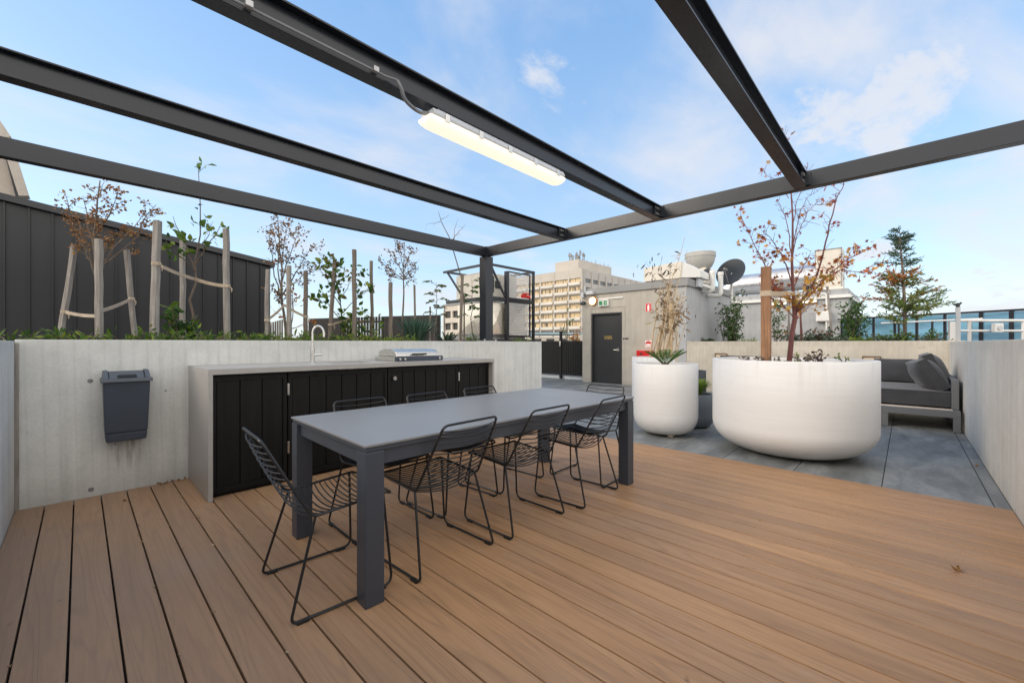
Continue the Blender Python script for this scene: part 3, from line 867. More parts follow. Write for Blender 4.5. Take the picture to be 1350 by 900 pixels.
def wander(a, b, n=6, amp=.05):
    a, b = Vector(a), Vector(b); L = (b - a).length; out = [a]
    off = Vector((0, 0, 0))
    for i in range(1, n):
        off = off * .7 + rvec() * amp * L * .5
        out.append(a.lerp(b, i / n) + off * math.sin(math.pi * i / n))
    out.append(b); return out
def along(pts, t):
    f = t * (len(pts) - 1); i = min(int(f), len(pts) - 2); return pts[i].lerp(pts[i + 1], f - i), (pts[i + 1] - pts[i]).normalized()

def leafy(mb, p, d, kind, size, cols, n, spread):
    for _ in range(n):
        q = Vector(p) + rvec() * random.uniform(0, spread)
        dd = (Vector(d) * .6 + rvec() + Vector((0, 0, -.25))).normalized()
        c = jit(random.choice(cols))
        if kind == 'star': star(mb, q, dd, size * random.uniform(.6, 1.15), c)
        else: leaf(mb, q, dd, size * random.uniform(.6, 1.2), .28 if kind == 'leaf' else .14, c)

def crown_tree(name, label, cat, base, top, limbs, r0, bark, leaves, group=None, trunk_pts=None, twig=.22, twigs=5, amp=.06):
    """limbs: list of (t on trunk, end point, thickness); leaves: (kind, size, colours, per twig, spread, fraction bare)"""
    base, top = Vector(base), Vector(top)
    t = thing(name, label, cat, base, group)
    tr = [Vector(p) for p in trunk_pts] if trunk_pts else wander(base, top, 8, amp * .6)
    mt = MB(); nt_ = len(tr)
    mt.tube(tr, [r0 * (1 - .8 * i / (nt_ - 1)) for i in range(nt_)], 7)
    ml = MB()
    kind, size, cols, per, spread, bare = leaves
    H = (top - base).length
    def twigs_on(pts, r, n, L, lo=.3):
        for k in range(n):
            q, d = along(pts, lo + (1 - lo) * (k + random.random()) / n)
            e = q + (d * .7 + rvec(.35)).normalized() * L * random.uniform(.5, 1.2)
            tw = wander(q, e, 4, .12)
            mt.tube(tw, [r, r * .8, r * .7, r * .55, r * .4], 4)
            if random.random() < bare: continue
            for f in (.4, .7, 1.0):
                if random.random() < .85:
                    leafy(ml, along(tw, f)[0], d, kind, size, cols, per, spread)
    for tt, end, rr in limbs:
        q, d = along(tr, tt); e = Vector(end)
        pts = wander(q, e, 7, amp)
        mt.tube(pts, [rr * (1 - .75 * i / 7) for i in range(8)], 6)
        twigs_on(pts, rr * .3, twigs, twig)
    twigs_on(tr, r0 * .22, twigs, twig, .55)
    mt.build('trunk', bark, t, smooth=True)
    if ml.v: ml.build('crown', M['leaf'] if kind != 'dry' else M['leaf_dry'], t)
    return t

def auto_limbs(base, top, n, spread, lo=.4, rr=.008, up=.5):
    base, top = Vector(base), Vector(top); H = (top - base).length; out = []
    for i in range(n):
        t = lo + (.92 - lo) * i / max(1, n - 1)
        a = i * 2.4 + random.uniform(-.4, .4)
        L = spread * (1.15 - .6 * (t - lo) / (1 - lo)) * random.uniform(.75, 1.15)
        e = base.lerp(top, t) + Vector((math.cos(a) * L, math.sin(a) * L, up * L * random.uniform(.6, 1.3)))
        out.append((t, e, rr))
    return out

BROWN = [(.27, .14, .065), (.34, .17, .07), (.20, .11, .06), (.38, .22, .08)]
DULL = [(.17, .135, .10), (.22, .15, .10), (.14, .11, .085)]
GREEN = [(.06, .13, .025), (.09, .17, .03), (.045, .10, .02), (.12, .19, .035)]
DGREEN = [(.035, .08, .02), (.055, .11, .028), (.025, .06, .016)]
LIME = [(.16, .24, .03), (.22, .28, .04), (.10, .18, .02)]
MAPLE = [(.44, .12, .04), (.34, .08, .035), (.50, .19, .045), (.27, .065, .035), (.50, .25, .05)]
AMBER = [(.58, .32, .04), (.50, .22, .035), (.42, .30, .06), (.34, .17, .03)]
GREYG = [(.10, .13, .09), (.14, .17, .12), (.07, .10, .06)]

def shrub(name, label, base, r, h, kind, size, cols, n, group=None, cat='shrub', stems=9):
    t = thing(name, label, cat, base, group)
    ms, ml = MB(), MB(); b = Vector(base)
    for k in range(stems):
        a = random.uniform(0, 6.28); L = random.uniform(.55, 1) * r
        e = b + Vector((math.cos(a) * L, math.sin(a) * L, h * random.uniform(.5, 1.0)))
        pts = wander(b + Vector((math.cos(a), math.sin(a), 0)) * r * .15, e, 5, .12)
        ms.tube(pts, [.006, .005, .0045, .004, .003, .002], 4)
        for q in range(max(1, n // stems)):
            p, d = along(pts, random.uniform(.2, 1))
            leafy(ml, p, d, kind, size, cols, 1, size * .8)
    ms.build('stem', M['bark'], t); ml.build('foliage', M['leaf'], t)
    return t

def tuft(name, label, base, r, h, cols, n, w=.012, cat='grass', droop=.6, group=None):
    mb = MB(); b = Vector(base)
    for k in range(n):
        a = random.uniform(0, 6.28); lean = random.uniform(0, 1) ** .8
        d = Vector((math.cos(a), math.sin(a), 0)); s_ = Vector((-d.y, d.x, 0)) * w * random.uniform(.7, 1.2)
        L = h * random.uniform(.6, 1.1); p0 = b + d * r * .35 * random.random()
        pts = [p0, p0 + d * r * lean * .4 + Vector((0, 0, L * .55)), p0 + d * r * lean * .85 + Vector((0, 0, L * .9)), p0 + d * r * lean * (1.0 + droop * .4) + Vector((0, 0, L * (1 - .25 * droop * lean)))]
        c = jit(random.choice(cols)); vs = []
        for p, k_ in zip(pts, (1, .9, .6, .06)): vs += [p - s_ * k_, p + s_ * k_]
        mb.add(vs, [(0, 1, 3, 2), (2, 3, 5, 4), (4, 5, 7, 6)], c)
    return tag(mb.build(name, M['leaf'], origin=base), label, cat, group)

# ------------------------------------------------------------------ left planter: stakes, ties, trees
SZ = 1.165
stakes = {}
def stake(key, px, y, ptop, label, lean=(0, 0), w=.068, mat='stake', name='tree_stake', base_z=SZ, group='timber stakes in the left planter', wob=True):
    x = ony(px, y); zt = zat(ptop, x, y)
    b, tpt = Vector((x, y, base_z - .02)), Vector((x + lean[0], y + lean[1], zt))
    mb = MB(); n = 7; pts = [b.lerp(tpt, i / n) + (rvec() * .005 if 0 < i < n else Vector()) for i in range(n + 1)]
    mb.tube(pts, [w * .45 * random.uniform(.95, 1.03) for _ in pts], 4)
    o = mb.build(name, M[mat], bevel=.005)
    tag(o, label, 'stake', group)
    stakes[key] = (b, tpt, w)
    return o
stake('a1', 78, 6.0, 320, 'leaning weathered stake, leftmost of all in the left planter', (.10, .05), .062)
stake('a2', 130, 5.3, 315, 'upright pale stake in front of the brown-leaved tree above the wall bin', (0, 0), .07)
stake('a3', 180, 6.0, 330, 'stake leaning left between the brown-leaved tree and the tall pale stake', (-.08, .0), .06)
stake('b1', 203, 5.2, 289, 'tall thick pale stake left of the green climbing plant', (.03, .04), .082)
stake('b2', 241, 6.3, 312, 'stake half hidden behind the green climbing plant', (0, 0), .07)
stake('b3', 300, 5.4, 302, 'tall pale stake right of the green climbing plant, in front of the dark cladding', (-.015, 0), .075)
stake('c1', 351, 5.5, 355, 'pale stake at the right end of the dark clad wall', (.02, 0), .062)
stake('c2', 381, 5.3, 350, 'pale stake rising left of the kitchen tap', (0, 0), .066)
stake('c3', 403, 5.8, 357, 'stake rising just behind the kitchen tap', (0, 0), .068, 'stake_dark')
stake('d1', 434, 6.0, 340, 'dark stake leaning right, just right of the tap', (.08, 0), .075, 'stake_dark')
stake('d2', 467, 5.5, 329, 'tall dark upright stake between tap and barbecue, tallest of that group', (.0, 0), .075, 'stake_dark')
stake('d3', 491, 6.2, 344, 'dark thin stake above the left end of the barbecue', (-.02, 0), .068, 'stake_dark')
stake('e1', 515, 5.6, 372, 'short brown stake beside the bare round-headed tree', (.0, 0), .078, 'stake_dark')
stake('e2', 548, 7.4, 376, 'thin far stake behind the blue-green flax', (-.03, 0), .06, 'stake_dark')
stake('f1', 607, 6.0, 361, 'dark stake left of the pergola post with a loose tie ring', (.05, 0), .085, 'stake_dark')
stake('f2', 638, 6.6, 366, 'stake leaning left just before the pergola post', (-.12, 0), .08, 'stake_dark')
stake('f3', 567, 8.2, 404, 'short far stake near the end of the dark slat fence', (0, 0), .06, 'stake_dark')
stake('f4', 586, 8.4, 405, 'short far stake against the cream apartment block', (0, 0), .06, 'stake')
def tie(key, t1, other, t2, label, w=.035):
    def P(k, t):
        if isinstance(k, str): b, e, _ = stakes[k]; return b.lerp(e, t)
        return Vector(k)
    p, q = P(key, t1), P(other, t2)
    mb = MB(); pts = []
    for i in range(9):
        t = i / 8; pts.append(p.lerp(q, t) + Vector((0, 0, -.012 * math.sin(math.pi * t))))
    for a, b in zip(pts[:-1], pts[1:]):
        mb.bar(a, b, .006, w)
    if isinstance(key, str):
        w_ = stakes[key][2]
        mb.lathe([(w_ * .46, p.z - w / 2), (w_ * .48, p.z), (w_ * .46, p.z + w / 2)], p.x, p.y, 10, False, False)
        pd = p + Vector((w_ * .4, -w_ * .6, -.02)); mb.tube([pd, pd + Vector((.008, -.008, -.02)), pd + Vector((.003, -.003, -.05))], [.008, .007, .003], 6)
    return tag(mb.build('tree_tie', M['strap']), label, 'tree tie', 'hessian ties between stakes and trees')
tie('a1', .35, 'a2', .30, 'slack hessian tie low between the leftmost leaning stake and the next upright one', .03)
tie('a3', .50, 'a2', .34, 'hessian tie sloping down from the third stake to the upright pale stake', .03)
cl_t = Vector((ony(257, 5.75), 5.75, zat(368, ony(257, 5.75), 5.75)))
tie('b1', .66, cl_t, 0, 'hessian tie from the tall thick pale stake to the green climber')
tie('b3', .52, cl_t, 0, 'hessian tie from the climber to the stake on its right')
c_t = Vector((ony(375, 5.8), 5.8, zat(402, ony(375, 5.8), 5.8)))
tie('c1', .35, c_t, 0, 'hessian tie from the stake at the clad wall end to the dull bronze tree', .03)
tie('c3', .40, c_t, 0, 'hessian tie from the stake behind the tap to the dull bronze tree', .03)
d_t = Vector((ony(462, 6.0), 6.0, zat(418, ony(462, 6), 6)))
tie('d1', .25, d_t, 0, 'hessian tie from the dark leaning stake to the leafy sapling', .03)

def P(px, py, y):      # a point above the left planter
    x = ony(px, y); return Vector((x, y, zat(py, x, y)))
# brown-leaved small tree
b = P(130, 446, 5.75); b.z = SZ; tpt = P(132, 238, 5.75)
limbs = [(.45, P(88, 268, 5.6), .011), (.42, P(100, 300, 6.0), .010), (.5, P(165, 300, 5.5), .010), (.45, P(206, 270, 5.9), .011), (.55, P(110, 262, 6.1), .009), (.6, P(155, 258, 5.5), .009), (.42, P(188, 285, 6.1), .009)]
crown_tree('small_tree', 'slender small tree with brown dry seed heads and leaves above the wall bin', 'tree', b, tpt, limbs, .022, M['bark'], ('leaf', .036, BROWN, 6, .055, .05), None, None, .16, 9)
# green climber on the second trio
b = P(252, 446, 5.75); b.z = SZ
tr = [b, P(255, 415, 5.75), P(250, 395, 5.75), P(259, 372, 5.75), P(257, 345, 5.75), P(264, 310, 5.75), P(264, 270, 5.75), P(261, 214, 5.75)]
limbs = [(.5, P(228, 285, 5.8), .009), (.55, P(290, 298, 5.6), .009), (.5, P(218, 318, 5.5), .008), (.62, P(281, 292, 6.0), .006)]
crown_tree('young_tree', 'twisting young tree with sparse bright green leaves tied between two tall pale stakes', 'tree', b, tr[-1], limbs, .016, M['bark'], ('leaf', .085, GREEN + LIME, 2, .06, .15), None, tr, .13, 4)
shrub('leafy_shrub', 'dense green broad-leaved climber at the foot of the twisting young tree', P(243, 446, 5.6).xy.to_3d() + Vector((0, 0, SZ)), .17, .5, 'leaf', .095, GREEN + DGREEN + LIME, 120)
# dull bronze tree
b = P(377, 446, 5.9); b.z = SZ
limbs = [(.35, P(350, 310, 5.8), .010), (.4, P(412, 325, 5.7), .010), (.45, P(358, 295, 6.1), .009), (.5, P(395, 300, 6.1), .009), (.3, P(362, 385, 6.0), .008), (.42, P(422, 350, 6.2), .008), (.55, P(380, 292, 5.7), .008)]
crown_tree('small_tree', 'small tree with dull bronze twiggy crown right of the dark clad wall', 'tree', b, P(366, 286, 5.9), limbs, .02, M['bark'], ('leaf', .040, DULL + BROWN, 6, .06, .05), None, None, .17, 8)
# reddish low sapling
b = P(383, 446, 6.6); b.z = SZ
limbs = auto_limbs(b, P(386, 385, 6.6), 5, .28, .3, .007)
crown_tree('sapling', 'low sapling with thin reddish stems and sparse rusty leaves behind the tap', 'tree', b, P(386, 385, 6.6), limbs, .012, M['bark_red'], ('leaf', .07, MAPLE + AMBER, 2, .06, .3), None, None, .18, 3)
# leafy sapling right of the tap
b = P(455, 446, 6.1); b.z = SZ
limbs = [(.3, P(425, 385, 6.2), .008), (.4, P(495, 375, 6.0), .008), (.5, P(420, 352, 6.0), .008), (.3, P(500, 420, 6.2), .007), (.6, P(470, 360, 6.3), .007), (.7, P(440, 350, 6.0), .007)]
crown_tree('sapling', 'leafy sapling with yellow-green leaves among dark stakes right of the tap', 'tree', b, P(440, 355, 6.1), limbs, .014, M['bark'], ('leaf', .10, GREEN + LIME + [(.16, .15, .04), (.2, .14, .04)], 3, .08, .1), None, None, .2, 5)
shrub('leafy_shrub', 'green broad-leaved shrub low between the two dark stakes by the barbecue', P(465, 446, 6.0).xy.to_3d() + Vector((0, 0, SZ)), .22, .55, 'leaf', .10, GREEN + DGREEN + LIME, 110)
# round-headed bare tree
b = P(530, 446, 6.2); b.z = SZ
limbs = [(.62, P(502, 345, 6.2), .009), (.62, P(550, 345, 6.1), .009), (.68, P(512, 330, 6.5), .008), (.7, P(545, 328, 6.4), .008), (.75, P(524, 322, 6.0), .008), (.62, P(510, 362, 5.9), .007), (.62, P(542, 365, 6.5), .007)]
crown_tree('small_tree', 'round-headed brown small tree above the barbecue', 'tree', b, P(533, 320, 6.2), limbs, .02, M['bark'], ('leaf', .042, DULL + BROWN, 5, .055, .05), None, None, .15, 7)
# pinnate sapling
def pinnate(name, label, base, top, n, L, cols, size=.09):
    t = thing(name, label, 'tree', base); mt, ml = MB(), MB()
    tr = wander(base, top, 7, .05); mt.tube(tr, [.013 - .0014 * i for i in range(8)], 6)
    for k in range(n):
        q, d = along(tr, .4 + .6 * (k + random.random() * .6) / n); a = k * 2.4
        e = q + Vector((math.cos(a) * L, math.sin(a) * L, L * random.uniform(-.05, .45)))
        m_ = q.lerp(e, .5) + Vector((0, 0, .06)); st = [q, m_, e]; mt.tube(st, [.004, .003, .002], 4)
        for j in range(9):
            p, dd = along(st, .25 + .75 * j / 8)
            for s_ in (-1, 1):
                sd = dd.cross(Vector((0, 0, 1))).normalized() * s_
                leaf(ml, p, (sd + dd * .5 + Vector((0, 0, random.uniform(-.6, .1)))), size * random.uniform(.7, 1.1), .2, jit(random.choice(cols)))
    mt.build('trunk', M['bark'], t, smooth=True); ml.build('crown', M['leaf'], t)
b = P(572, 446, 7.2); b.z = SZ
pinnate('feathery_sapling', 'sapling with feathery olive green leaves above the slat fence end', b, P(575, 372, 7.2), 10, .26, [(.14, .16, .05), (.18, .18, .06), (.11, .11, .04)])
b = P(624, 446, 6.4); b.z = SZ
pinnate('feathery_sapling', 'sapling with dark green feathery leaves between stakes and the pergola post', b, P(622, 368, 6.4), 11, .26, GREEN + DGREEN)
# tall bare tree
b = P(612, 446, 6.1); b.z = SZ
tr = [b, P(612, 400, 6.1), P(608, 365, 6.1), P(600, 338, 6.1), P(592, 312, 6.1), P(582, 293, 6.1), P(578, 279, 6.1)]
limbs = [(.55, P(611, 318, 6.0), .008), (.62, P(614, 296, 6.2), .008), (.85, P(561, 296, 6.1), .005), (.88, P(592, 284, 6.2), .005), (.6, P(604, 288, 6.3), .007)]
crown_tree('bare_tree', 'tall leafless young tree crossing the pergola beam left of the post', 'tree', b, tr[-1], limbs, .017, M['bark'], ('leaf', .05, BROWN, 1, .02, 1.0), None, tr, .13, 2)
tuft('flax', 'blue-green strappy flax clump above the barbecue', P(548, 446, 6.0).xy.to_3d() + Vector((0, 0, SZ)), .42, .48, [(.09, .16, .105), (.12, .20, .14), (.07, .13, .08)], 150, .014, 'flax', .5)
tuft('flax', 'small strappy plant left of the pergola post', P(590, 446, 5.6).xy.to_3d() + Vector((0, 0, SZ)), .28, .24, [(.05, .09, .05), (.07, .12, .05)], 45, .013, 'flax', .8)
GC = 'low plants along the top of the left planter wall'
gcs = [(12, 5.0, 'leftmost by the return wall'), (95, 5.1, 'left of the upright pale stake'), (160, 5.2, 'right of the upright pale stake'), (214, 5.1, 'beside the tall thick pale stake'), (275, 5.05, 'left of the pale stake before dark cladding'), (320, 5.1, 'right of the pale stake before dark cladding'),
       (345, 5.3, 'by the clad wall end'), (388, 5.2, 'left of the tap'), (410, 5.2, 'behind the tap'), (446, 5.2, 'right of the tap'), (480, 5.3, 'between two dark stakes'), (505, 5.2, 'left of the short brown stake'), (535, 5.4, 'left of the flax'), (628, 5.5, 'left of the pergola post foot'), (690, 5.3, 'at the right end of the wall')]
for i, (px, y, w) in enumerate(gcs):
    x = ony(px, y)
    lime = i in (8, 10, 11, 12, 7)
    shrub('low_shrub', f'low {"lime" if lime else "mid"} green ferny plant {w}', (x, y, SZ), .20, .10 + .06 * random.random(), 'needle', .075, LIME if lime else GREEN + LIME, 170, GC, 'shrub', 18)

# ------------------------------------------------------------------ dark clad wall at left (raked top) and gable beyond
CY = 8.27
cw = thing('clad_wall', 'dark standing-seam clad wall with raked top behind the left planter', 'wall', (-1, CY, 1.1))
def ztop(x):        # raked top
    xa, za = -.70, 3.085; xb_, zb = 2.40, 2.655
    return za + (zb - za) * (x - xa) / (xb_ - xa)
xa, xe = -5.4, 2.36
MB().prism([(xa, CY, 1.1), (xe, CY, 1.1), (xe, CY, ztop(xe) - .09), (xa, CY, ztop(xa) - .09)], (0, .5, 0)).build('cladding', M['clad'], cw)
mb = MB(); x = -.665
xs_ = []
while x > xa: x -= .205
while x < xe:
    if x > xa + .02: mb.box(x - .009, x + .009, CY - .028, CY - .001, 1.1, ztop(x) - .092)
    x += .205
mb.build('seam', M['clad'], cw)
mb = MB(); z0, z1 = ztop(xa), ztop(xe + .06)
mb.prism([(xa, CY - .07, z0 - .09), (xe + .06, CY - .07, z1 - .09), (xe + .06, CY - .07, z1), (xa, CY - .07, z0)], (0, .62, 0)); mb.build('capping', M['beam'], cw, bevel=.006)
gb = thing('gabled_building', 'tan gabled building edge rising behind the dark clad wall at far left', 'building', (-4, 13, 0))
G = lambda px, py, y=13.0: (lambda x: (x, y, zat(py, x, y)))(ony(px, y))
p0, p1, p2 = G(-160, -60), G(9, 160 + 28), G(33, 262)
MB().prism([(p0[0] - 4, 13, 0), (p2[0], 13, 0), p2, p1, p0, (p0[0] - 4, 13, p0[2])], (0, 4, 0)).build('wall', M['tan'], gb)
mb = MB(); mb.bar(Vector(p0) + Vector((0, -.1, .02)), Vector(p1) + Vector((0, -.1, .02)), .3, .16); mb.bar(Vector(p1) + Vector((0, -.1, .02)), Vector(p2) + Vector((0, -.1, .0)), .3, .14); mb.build('barge_capping', M['tan'], gb)
MB().bar(Vector(G(2, 175)) + Vector((0, -.03, 0)), Vector(G(26, 268)) + Vector((0, -.03, 0)), .05, .06).build('joint_strip', M['beam'], gb)

# distant slat fence behind the planter
fn = thing('slat_fence', 'dark vertical slat fence beyond the left planter, gappy at left and solid at right', 'fence', dp(490, 452, 11.6))
A, B = dp(407, 420, 12.4), dp(577, 415, 10.9)
mb = MB(); n = 44
for i in range(n):
    t = (i + .5) / n; p = A.lerp(B, t); q = Vector((p.x, p.y, 1.0)); L = (B - A).length / n
    d = (B - A); d.z = 0; d.normalize(); w = L * (.95 if (t < .28 or t > .62) else .6)
    mb.bar(q + d * 0, p, w, .03, d.cross(Vector((0, 0, 1))))
mb.build('slats', M['fence2'], fn)
mb = MB()
for z in (1.35, 1.8):
    a, b_ = A.copy(), B.copy(); a.z = b_.z = z; o_ = Vector((.03, .03, 0)); mb.bar(a + o_, b_ + o_, .03, .05)
mb.build('rail', M['fence2'], fn)
e2 = dp(579, 416, 11.6)
fn2 = MB(); 
for i in range(5):
    p = B.lerp(e2, (i + .5) / 5); fn2.bar((p.x, p.y, 1.0), (p.x, p.y, p.z), .12, .03)
fn2.build('return_slats', M['fence2'], fn)
fs_ = MB(); A2, B2 = dp(354, 426, 11), dp(372, 421, 11.5)
for i in range(7):
    p = A2.lerp(B2, i / 6); fs_.bar((p.x, p.y, 1.0), p, .055, .03)
tag(fs_.build('slat_fence', M['stake_dark']), 'short brown slat fence panel beside the end of the dark clad wall', 'fence')

# ------------------------------------------------------------------ plant platform (steel cage)
CX, CYY = 7.53, 8.04
xe_, ye_ = 9.33, 9.88
cz0, cz1 = 1.22, 3.27
cg = thing('plant_platform', 'steel-framed plant enclosure with wire mesh screens beside the pergola post', 'plant enclosure', (8.4, 8.9, 0))
s_ = .07
for x, y in ((CX, CYY), (xe_, CYY), (CX, ye_), (xe_, ye_)):
    if (x, y) == (CX, ye_): continue
    MB().box(x - s_ / 2, x + s_ / 2, y - s_ / 2, y + s_ / 2, .9, cz1).build('post', M['beam'], cg, bevel=.004)
xm = ony(668, CYY); MB().box(xm - .05, xm + .05, CYY - .05, CYY + .05, .9, cz1 - .08).build('post', M['beam'], cg, bevel=.004)
for a_ in (((CX, CYY - .001, cz1 + .03), (xe_ + .04, CYY - .001, cz1 + .03), .07, .06),
           ((xe_, CYY, cz1 + .03), (xe_, ye_, cz1 + .03), .066, .058),
           ((CX - .03, CYY, cz1 + .032), (CX - .03, ye_ + .1, cz1 + .032), .07, .06),
           ((CX, ye_, cz1 + .03), (xe_, ye_, cz1 + .03), .066, .058),
           ((CX + .04, CYY + .002, 2.40), (xe_ - .04, CYY + .002, 2.40), .06, .11),
           ((CX, CYY + .04, 2.40), (CX, ye_, 2.40), .06, .09),
           ((CX + .04, CYY + .002, 1.27), (xe_ - .04, CYY + .002, 1.27), .06, .06),
           ((CX + .04, CYY + .002, 1.38), (xe_ - .04, CYY + .002, 1.38), .05, .03)):
    MB().bar(*a_).build('rail', M['beam'], cg, bevel=.004)
MB().bar((CX + .1, CYY, cz1 - .05), (xm - .06, CYY, 2.47), .05, .04).build('brace', M['beam'], cg)
MB().bar((CX, ye_ - .05, cz1), (CX, ye_ - .8, 2.45), .05, .04).build('brace', M['beam'], cg)
for z0, z1 in ((1.42, 2.33), (2.47, 3.18)):
    pn = MB().box(xm + .055, xe_ - .2, CYY - .004, CYY + .004, z0, z1).build('mesh_panel', M['screen'], cg)
    fr = MB(); a, b_ = xm + .06, xe_ - .17
    fr.box(a, b_, CYY - .02, CYY + .02, z0 - .03, z0 - .001); fr.box(a, b_, CYY - .02, CYY + .02, z1 + .001, z1 + .03); fr.box(b_, b_ + .03, CYY - .02, CYY + .02, z0 - .03, z1 + .03)
    fr.build('panel_frame', M['beam'], pn)
un = thing('air_handling_unit', 'cream boxed plant unit on the upper level of the steel enclosure', 'plant unit', (8.4, 8.8, 2.46))
MB().box(CX + .12, xe_ - .35, CYY + .35, ye_ - .3, 2.46, 3.16).build('casing', M['unit'], un, bevel=.02)
mb = MB(); mb.box(CX + .55, CX + .75, CYY + .33, CYY + .349, 2.75, 2.95); mb.box(CX + .30, CX + .5, CYY + .33, CYY + .349, 2.62, 3.08); mb.build('vent_grille', M['dish'], un)
du = thing('foil_duct', 'shiny creased sheet-metal duct on the lower level of the steel enclosure', 'duct', (8.4, 8.8, 1.45))
for (a, b_, y0, z0, z1, bulge) in ((CX + .06, xm - .07, CYY + .10, 1.44, 2.30, .05), (xm + .07, xe_ - .24, CYY + .10, 1.44, 2.30, -.10)):
    mb = MB(); cxp, czp = (a + b_) / 2, (z0 + z1) / 2 - .04
    vs = [(a, y0, z0), (b_, y0, z0), (b_, y0, z1), (a, y0, z1), (cxp, y0 - bulge, czp)]
    o_ = len(vs)
    vs += [(a, y0 + 1.3, z0), (b_, y0 + 1.3, z0), (b_, y0 + 1.3, z1), (a, y0 + 1.3, z1), (a - bulge * .6, y0 + .6, czp)]
    mb.add(vs, [(0, 1, 4), (1, 2, 4), (2, 3, 4), (3, 0, 4), (1, 6, 7, 2), (5, 8, 7, 6), (0, 5, 6, 1), (3, 2, 7, 8), (0, 3, 9), (3, 8, 9), (8, 5, 9), (5, 0, 9)])
    mb.build('plenum', M['foil'], du, bevel=.004)
MB().box(CX + .1, xe_ - .2, CYY + .15, ye_ - .1, 1.30, 1.42).build('support_tray', M['steel_dull'], du)
vp = dp(693, 391, 11.6); vl = thing('valve', 'small red valve fixed at mid height of the mesh enclosure', 'valve', vp)
MB().tube([vp + Vector((-.16, 0, 0)), vp + Vector((.16, 0, 0))], .045, 10).build('body', M['red'], vl, smooth=True)
MB().lathe([(.10, vp.z + .06), (.10, vp.z + .09)], vp.x, vp.y, 14).build('hand_wheel', M['red'], vl)
MB().tube([vp + Vector((0, 0, .03)), vp + Vector((0, 0, .06))], .02, 8).build('stem', M['red'], vl)

# ------------------------------------------------------------------ gate
GX = 11.25
gy0, gy1 = 7.34, onx(708, GX)
gm = onx(739.5, GX); gt = 1.27
gate = thing('gate', 'black metal batten gate with kerb between planter wall and plant room', 'gate', (GX, gm, 0))
for a, b_, sp in ((gy0 + .04, gm - .05, .095), (gm + .05, gy1, .034)):
    mb = MB(); y = a
    mb.box(GX - .02, GX + .02, a, b_, gt - .05, gt); mb.box(GX - .02, GX + .02, a, b_, .13, .18)
    while y < b_:
        mb.box(GX - .012, GX + .012, y, min(b_, y + (.080 if sp > .05 else .028)), .181, gt - .051); y += sp
    mb.build('leaf_panel' if sp > .05 else 'fixed_panel', M['gate'], gate)
MB().box(GX + .02, GX + .03, gm + .05, gy1, .18, gt - .05).build('backing_sheet', M['gate'], gate)
MB().box(GX - .035, GX + .035, gm - .04, gm + .04, 0, gt + .32).build('gate_post', M['gate'], gate, bevel=.004)
MB().box(GX - .03, GX + .03, gy0 - .02, gy0 + .035, 0, gt + .02).build('gate_post', M['gate'], gate, bevel=.004)
MB().box(GX - .06, GX - .036, gm - .03, gm + .03, gt - .18, gt - .02).build('latch', M['steel'], gate, bevel=.004)
MB().box(GX + .05, GX + .2, gy0, gy1 + 1, -.004, .12).build('kerb', M['kerb'], gate, bevel=.004)

# ------------------------------------------------------------------ plant room
RB = thing('plant_room', 'small beige concrete plant room with dark door and grey roof fascia', 'building', (12, 5.7, 0))
yL_, yR_ = 7.32, 4.12
d0, d1, dz = 5.96, 6.99, 2.10
XE = 17.95
mb = MB()
mb.box(XB, XB + .2, d1, yL_, -.05, 2.68); mb.box(XB, XB + .2, yR_ + .2, d0, -.05, 2.68); mb.box(XB, XB + .2, d0, d1, dz, 2.68)
mb.box(XB + .2, XE, yL_ - .2, yL_, -.05, 2.68); mb.build('front_wall', M['conc_fac'], RB)
MB().box(XB + .001, XE - 3.2, yR_, yR_ + .2, -.05, 2.68).build('side_wall', M['conc_grey'], RB)  # shade on this side is painted in as cooler grey concrete
mb = MB(); mb.box(XB - .05, 14.6, yR_ - .05, yL_ + .05, 2.682, 2.875); mb.build('roof_fascia', M['fascia'], RB, bevel=.004)
mb = MB(); q = .045
mb.box(XB - .012, XB + .1, d0, d0 + q, 0, dz); mb.box(XB - .012, XB + .1, d1 - q, d1, 0, dz); mb.box(XB - .012, XB + .1, d0 + q, d1 - q, dz - q, dz); mb.build('door_frame', M['door'], RB, bevel=.003)
dr = MB().box(XB + .06, XB + .1, d0 + q + .004, d1 - q - .004, .01, dz - q - .004).build('door', M['door'], RB, bevel=.002)
mb = MB(); hy = d0 + q + .1
mb.box(XB + .05, XB + .06, hy - .03, hy + .03, .96, 1.06); mb.tube([(XB + .055, hy, 1.0), (XB + .02, hy, 1.0), (XB + .01, hy + .14, 1.0)], .011, 8); mb.build('handle', M['steel'], dr)
gy_ = (d0 + d1) / 2 - .03; mb = MB(); random.seed(3)
for r_, z in enumerate((1.37, 1.315)):
    y = gy_ + .13
    for ch_ in range(7):
        wdt = random.choice((.022, .026, .03)); mb.box(XB + .057, XB + .06, y - wdt, y - wdt + .007, z, z + .042); mb.box(XB + .057, XB + .06, y - .007, y, z, z + .042)
        mb.box(XB + .057, XB + .06, y - wdt + .007, y - .007, z + random.choice((0, .018, .034)), z + random.choice((.008, .026, .042)) if False else z + .042) if random.random() < .4 else mb.box(XB + .057, XB + .06, y - wdt + .007, y - .007, z + .017, z + .025)
        y -= .038
mb.build('door_lettering', M['gold'], dr)
mb = MB(); mb.box(XB - .012, XB - .002, d1 + .02, d1 + .03, 0, dz + .16); mb.box(XB - .012, XB - .002, d0 - .10, d0 - .09, 0, dz + .16); mb.box(XB - .012, XB - .002, d0 - .09, d1 + .02, dz + .15, dz + .16); mb.build('architrave_line', M['conc_fac'], RB)

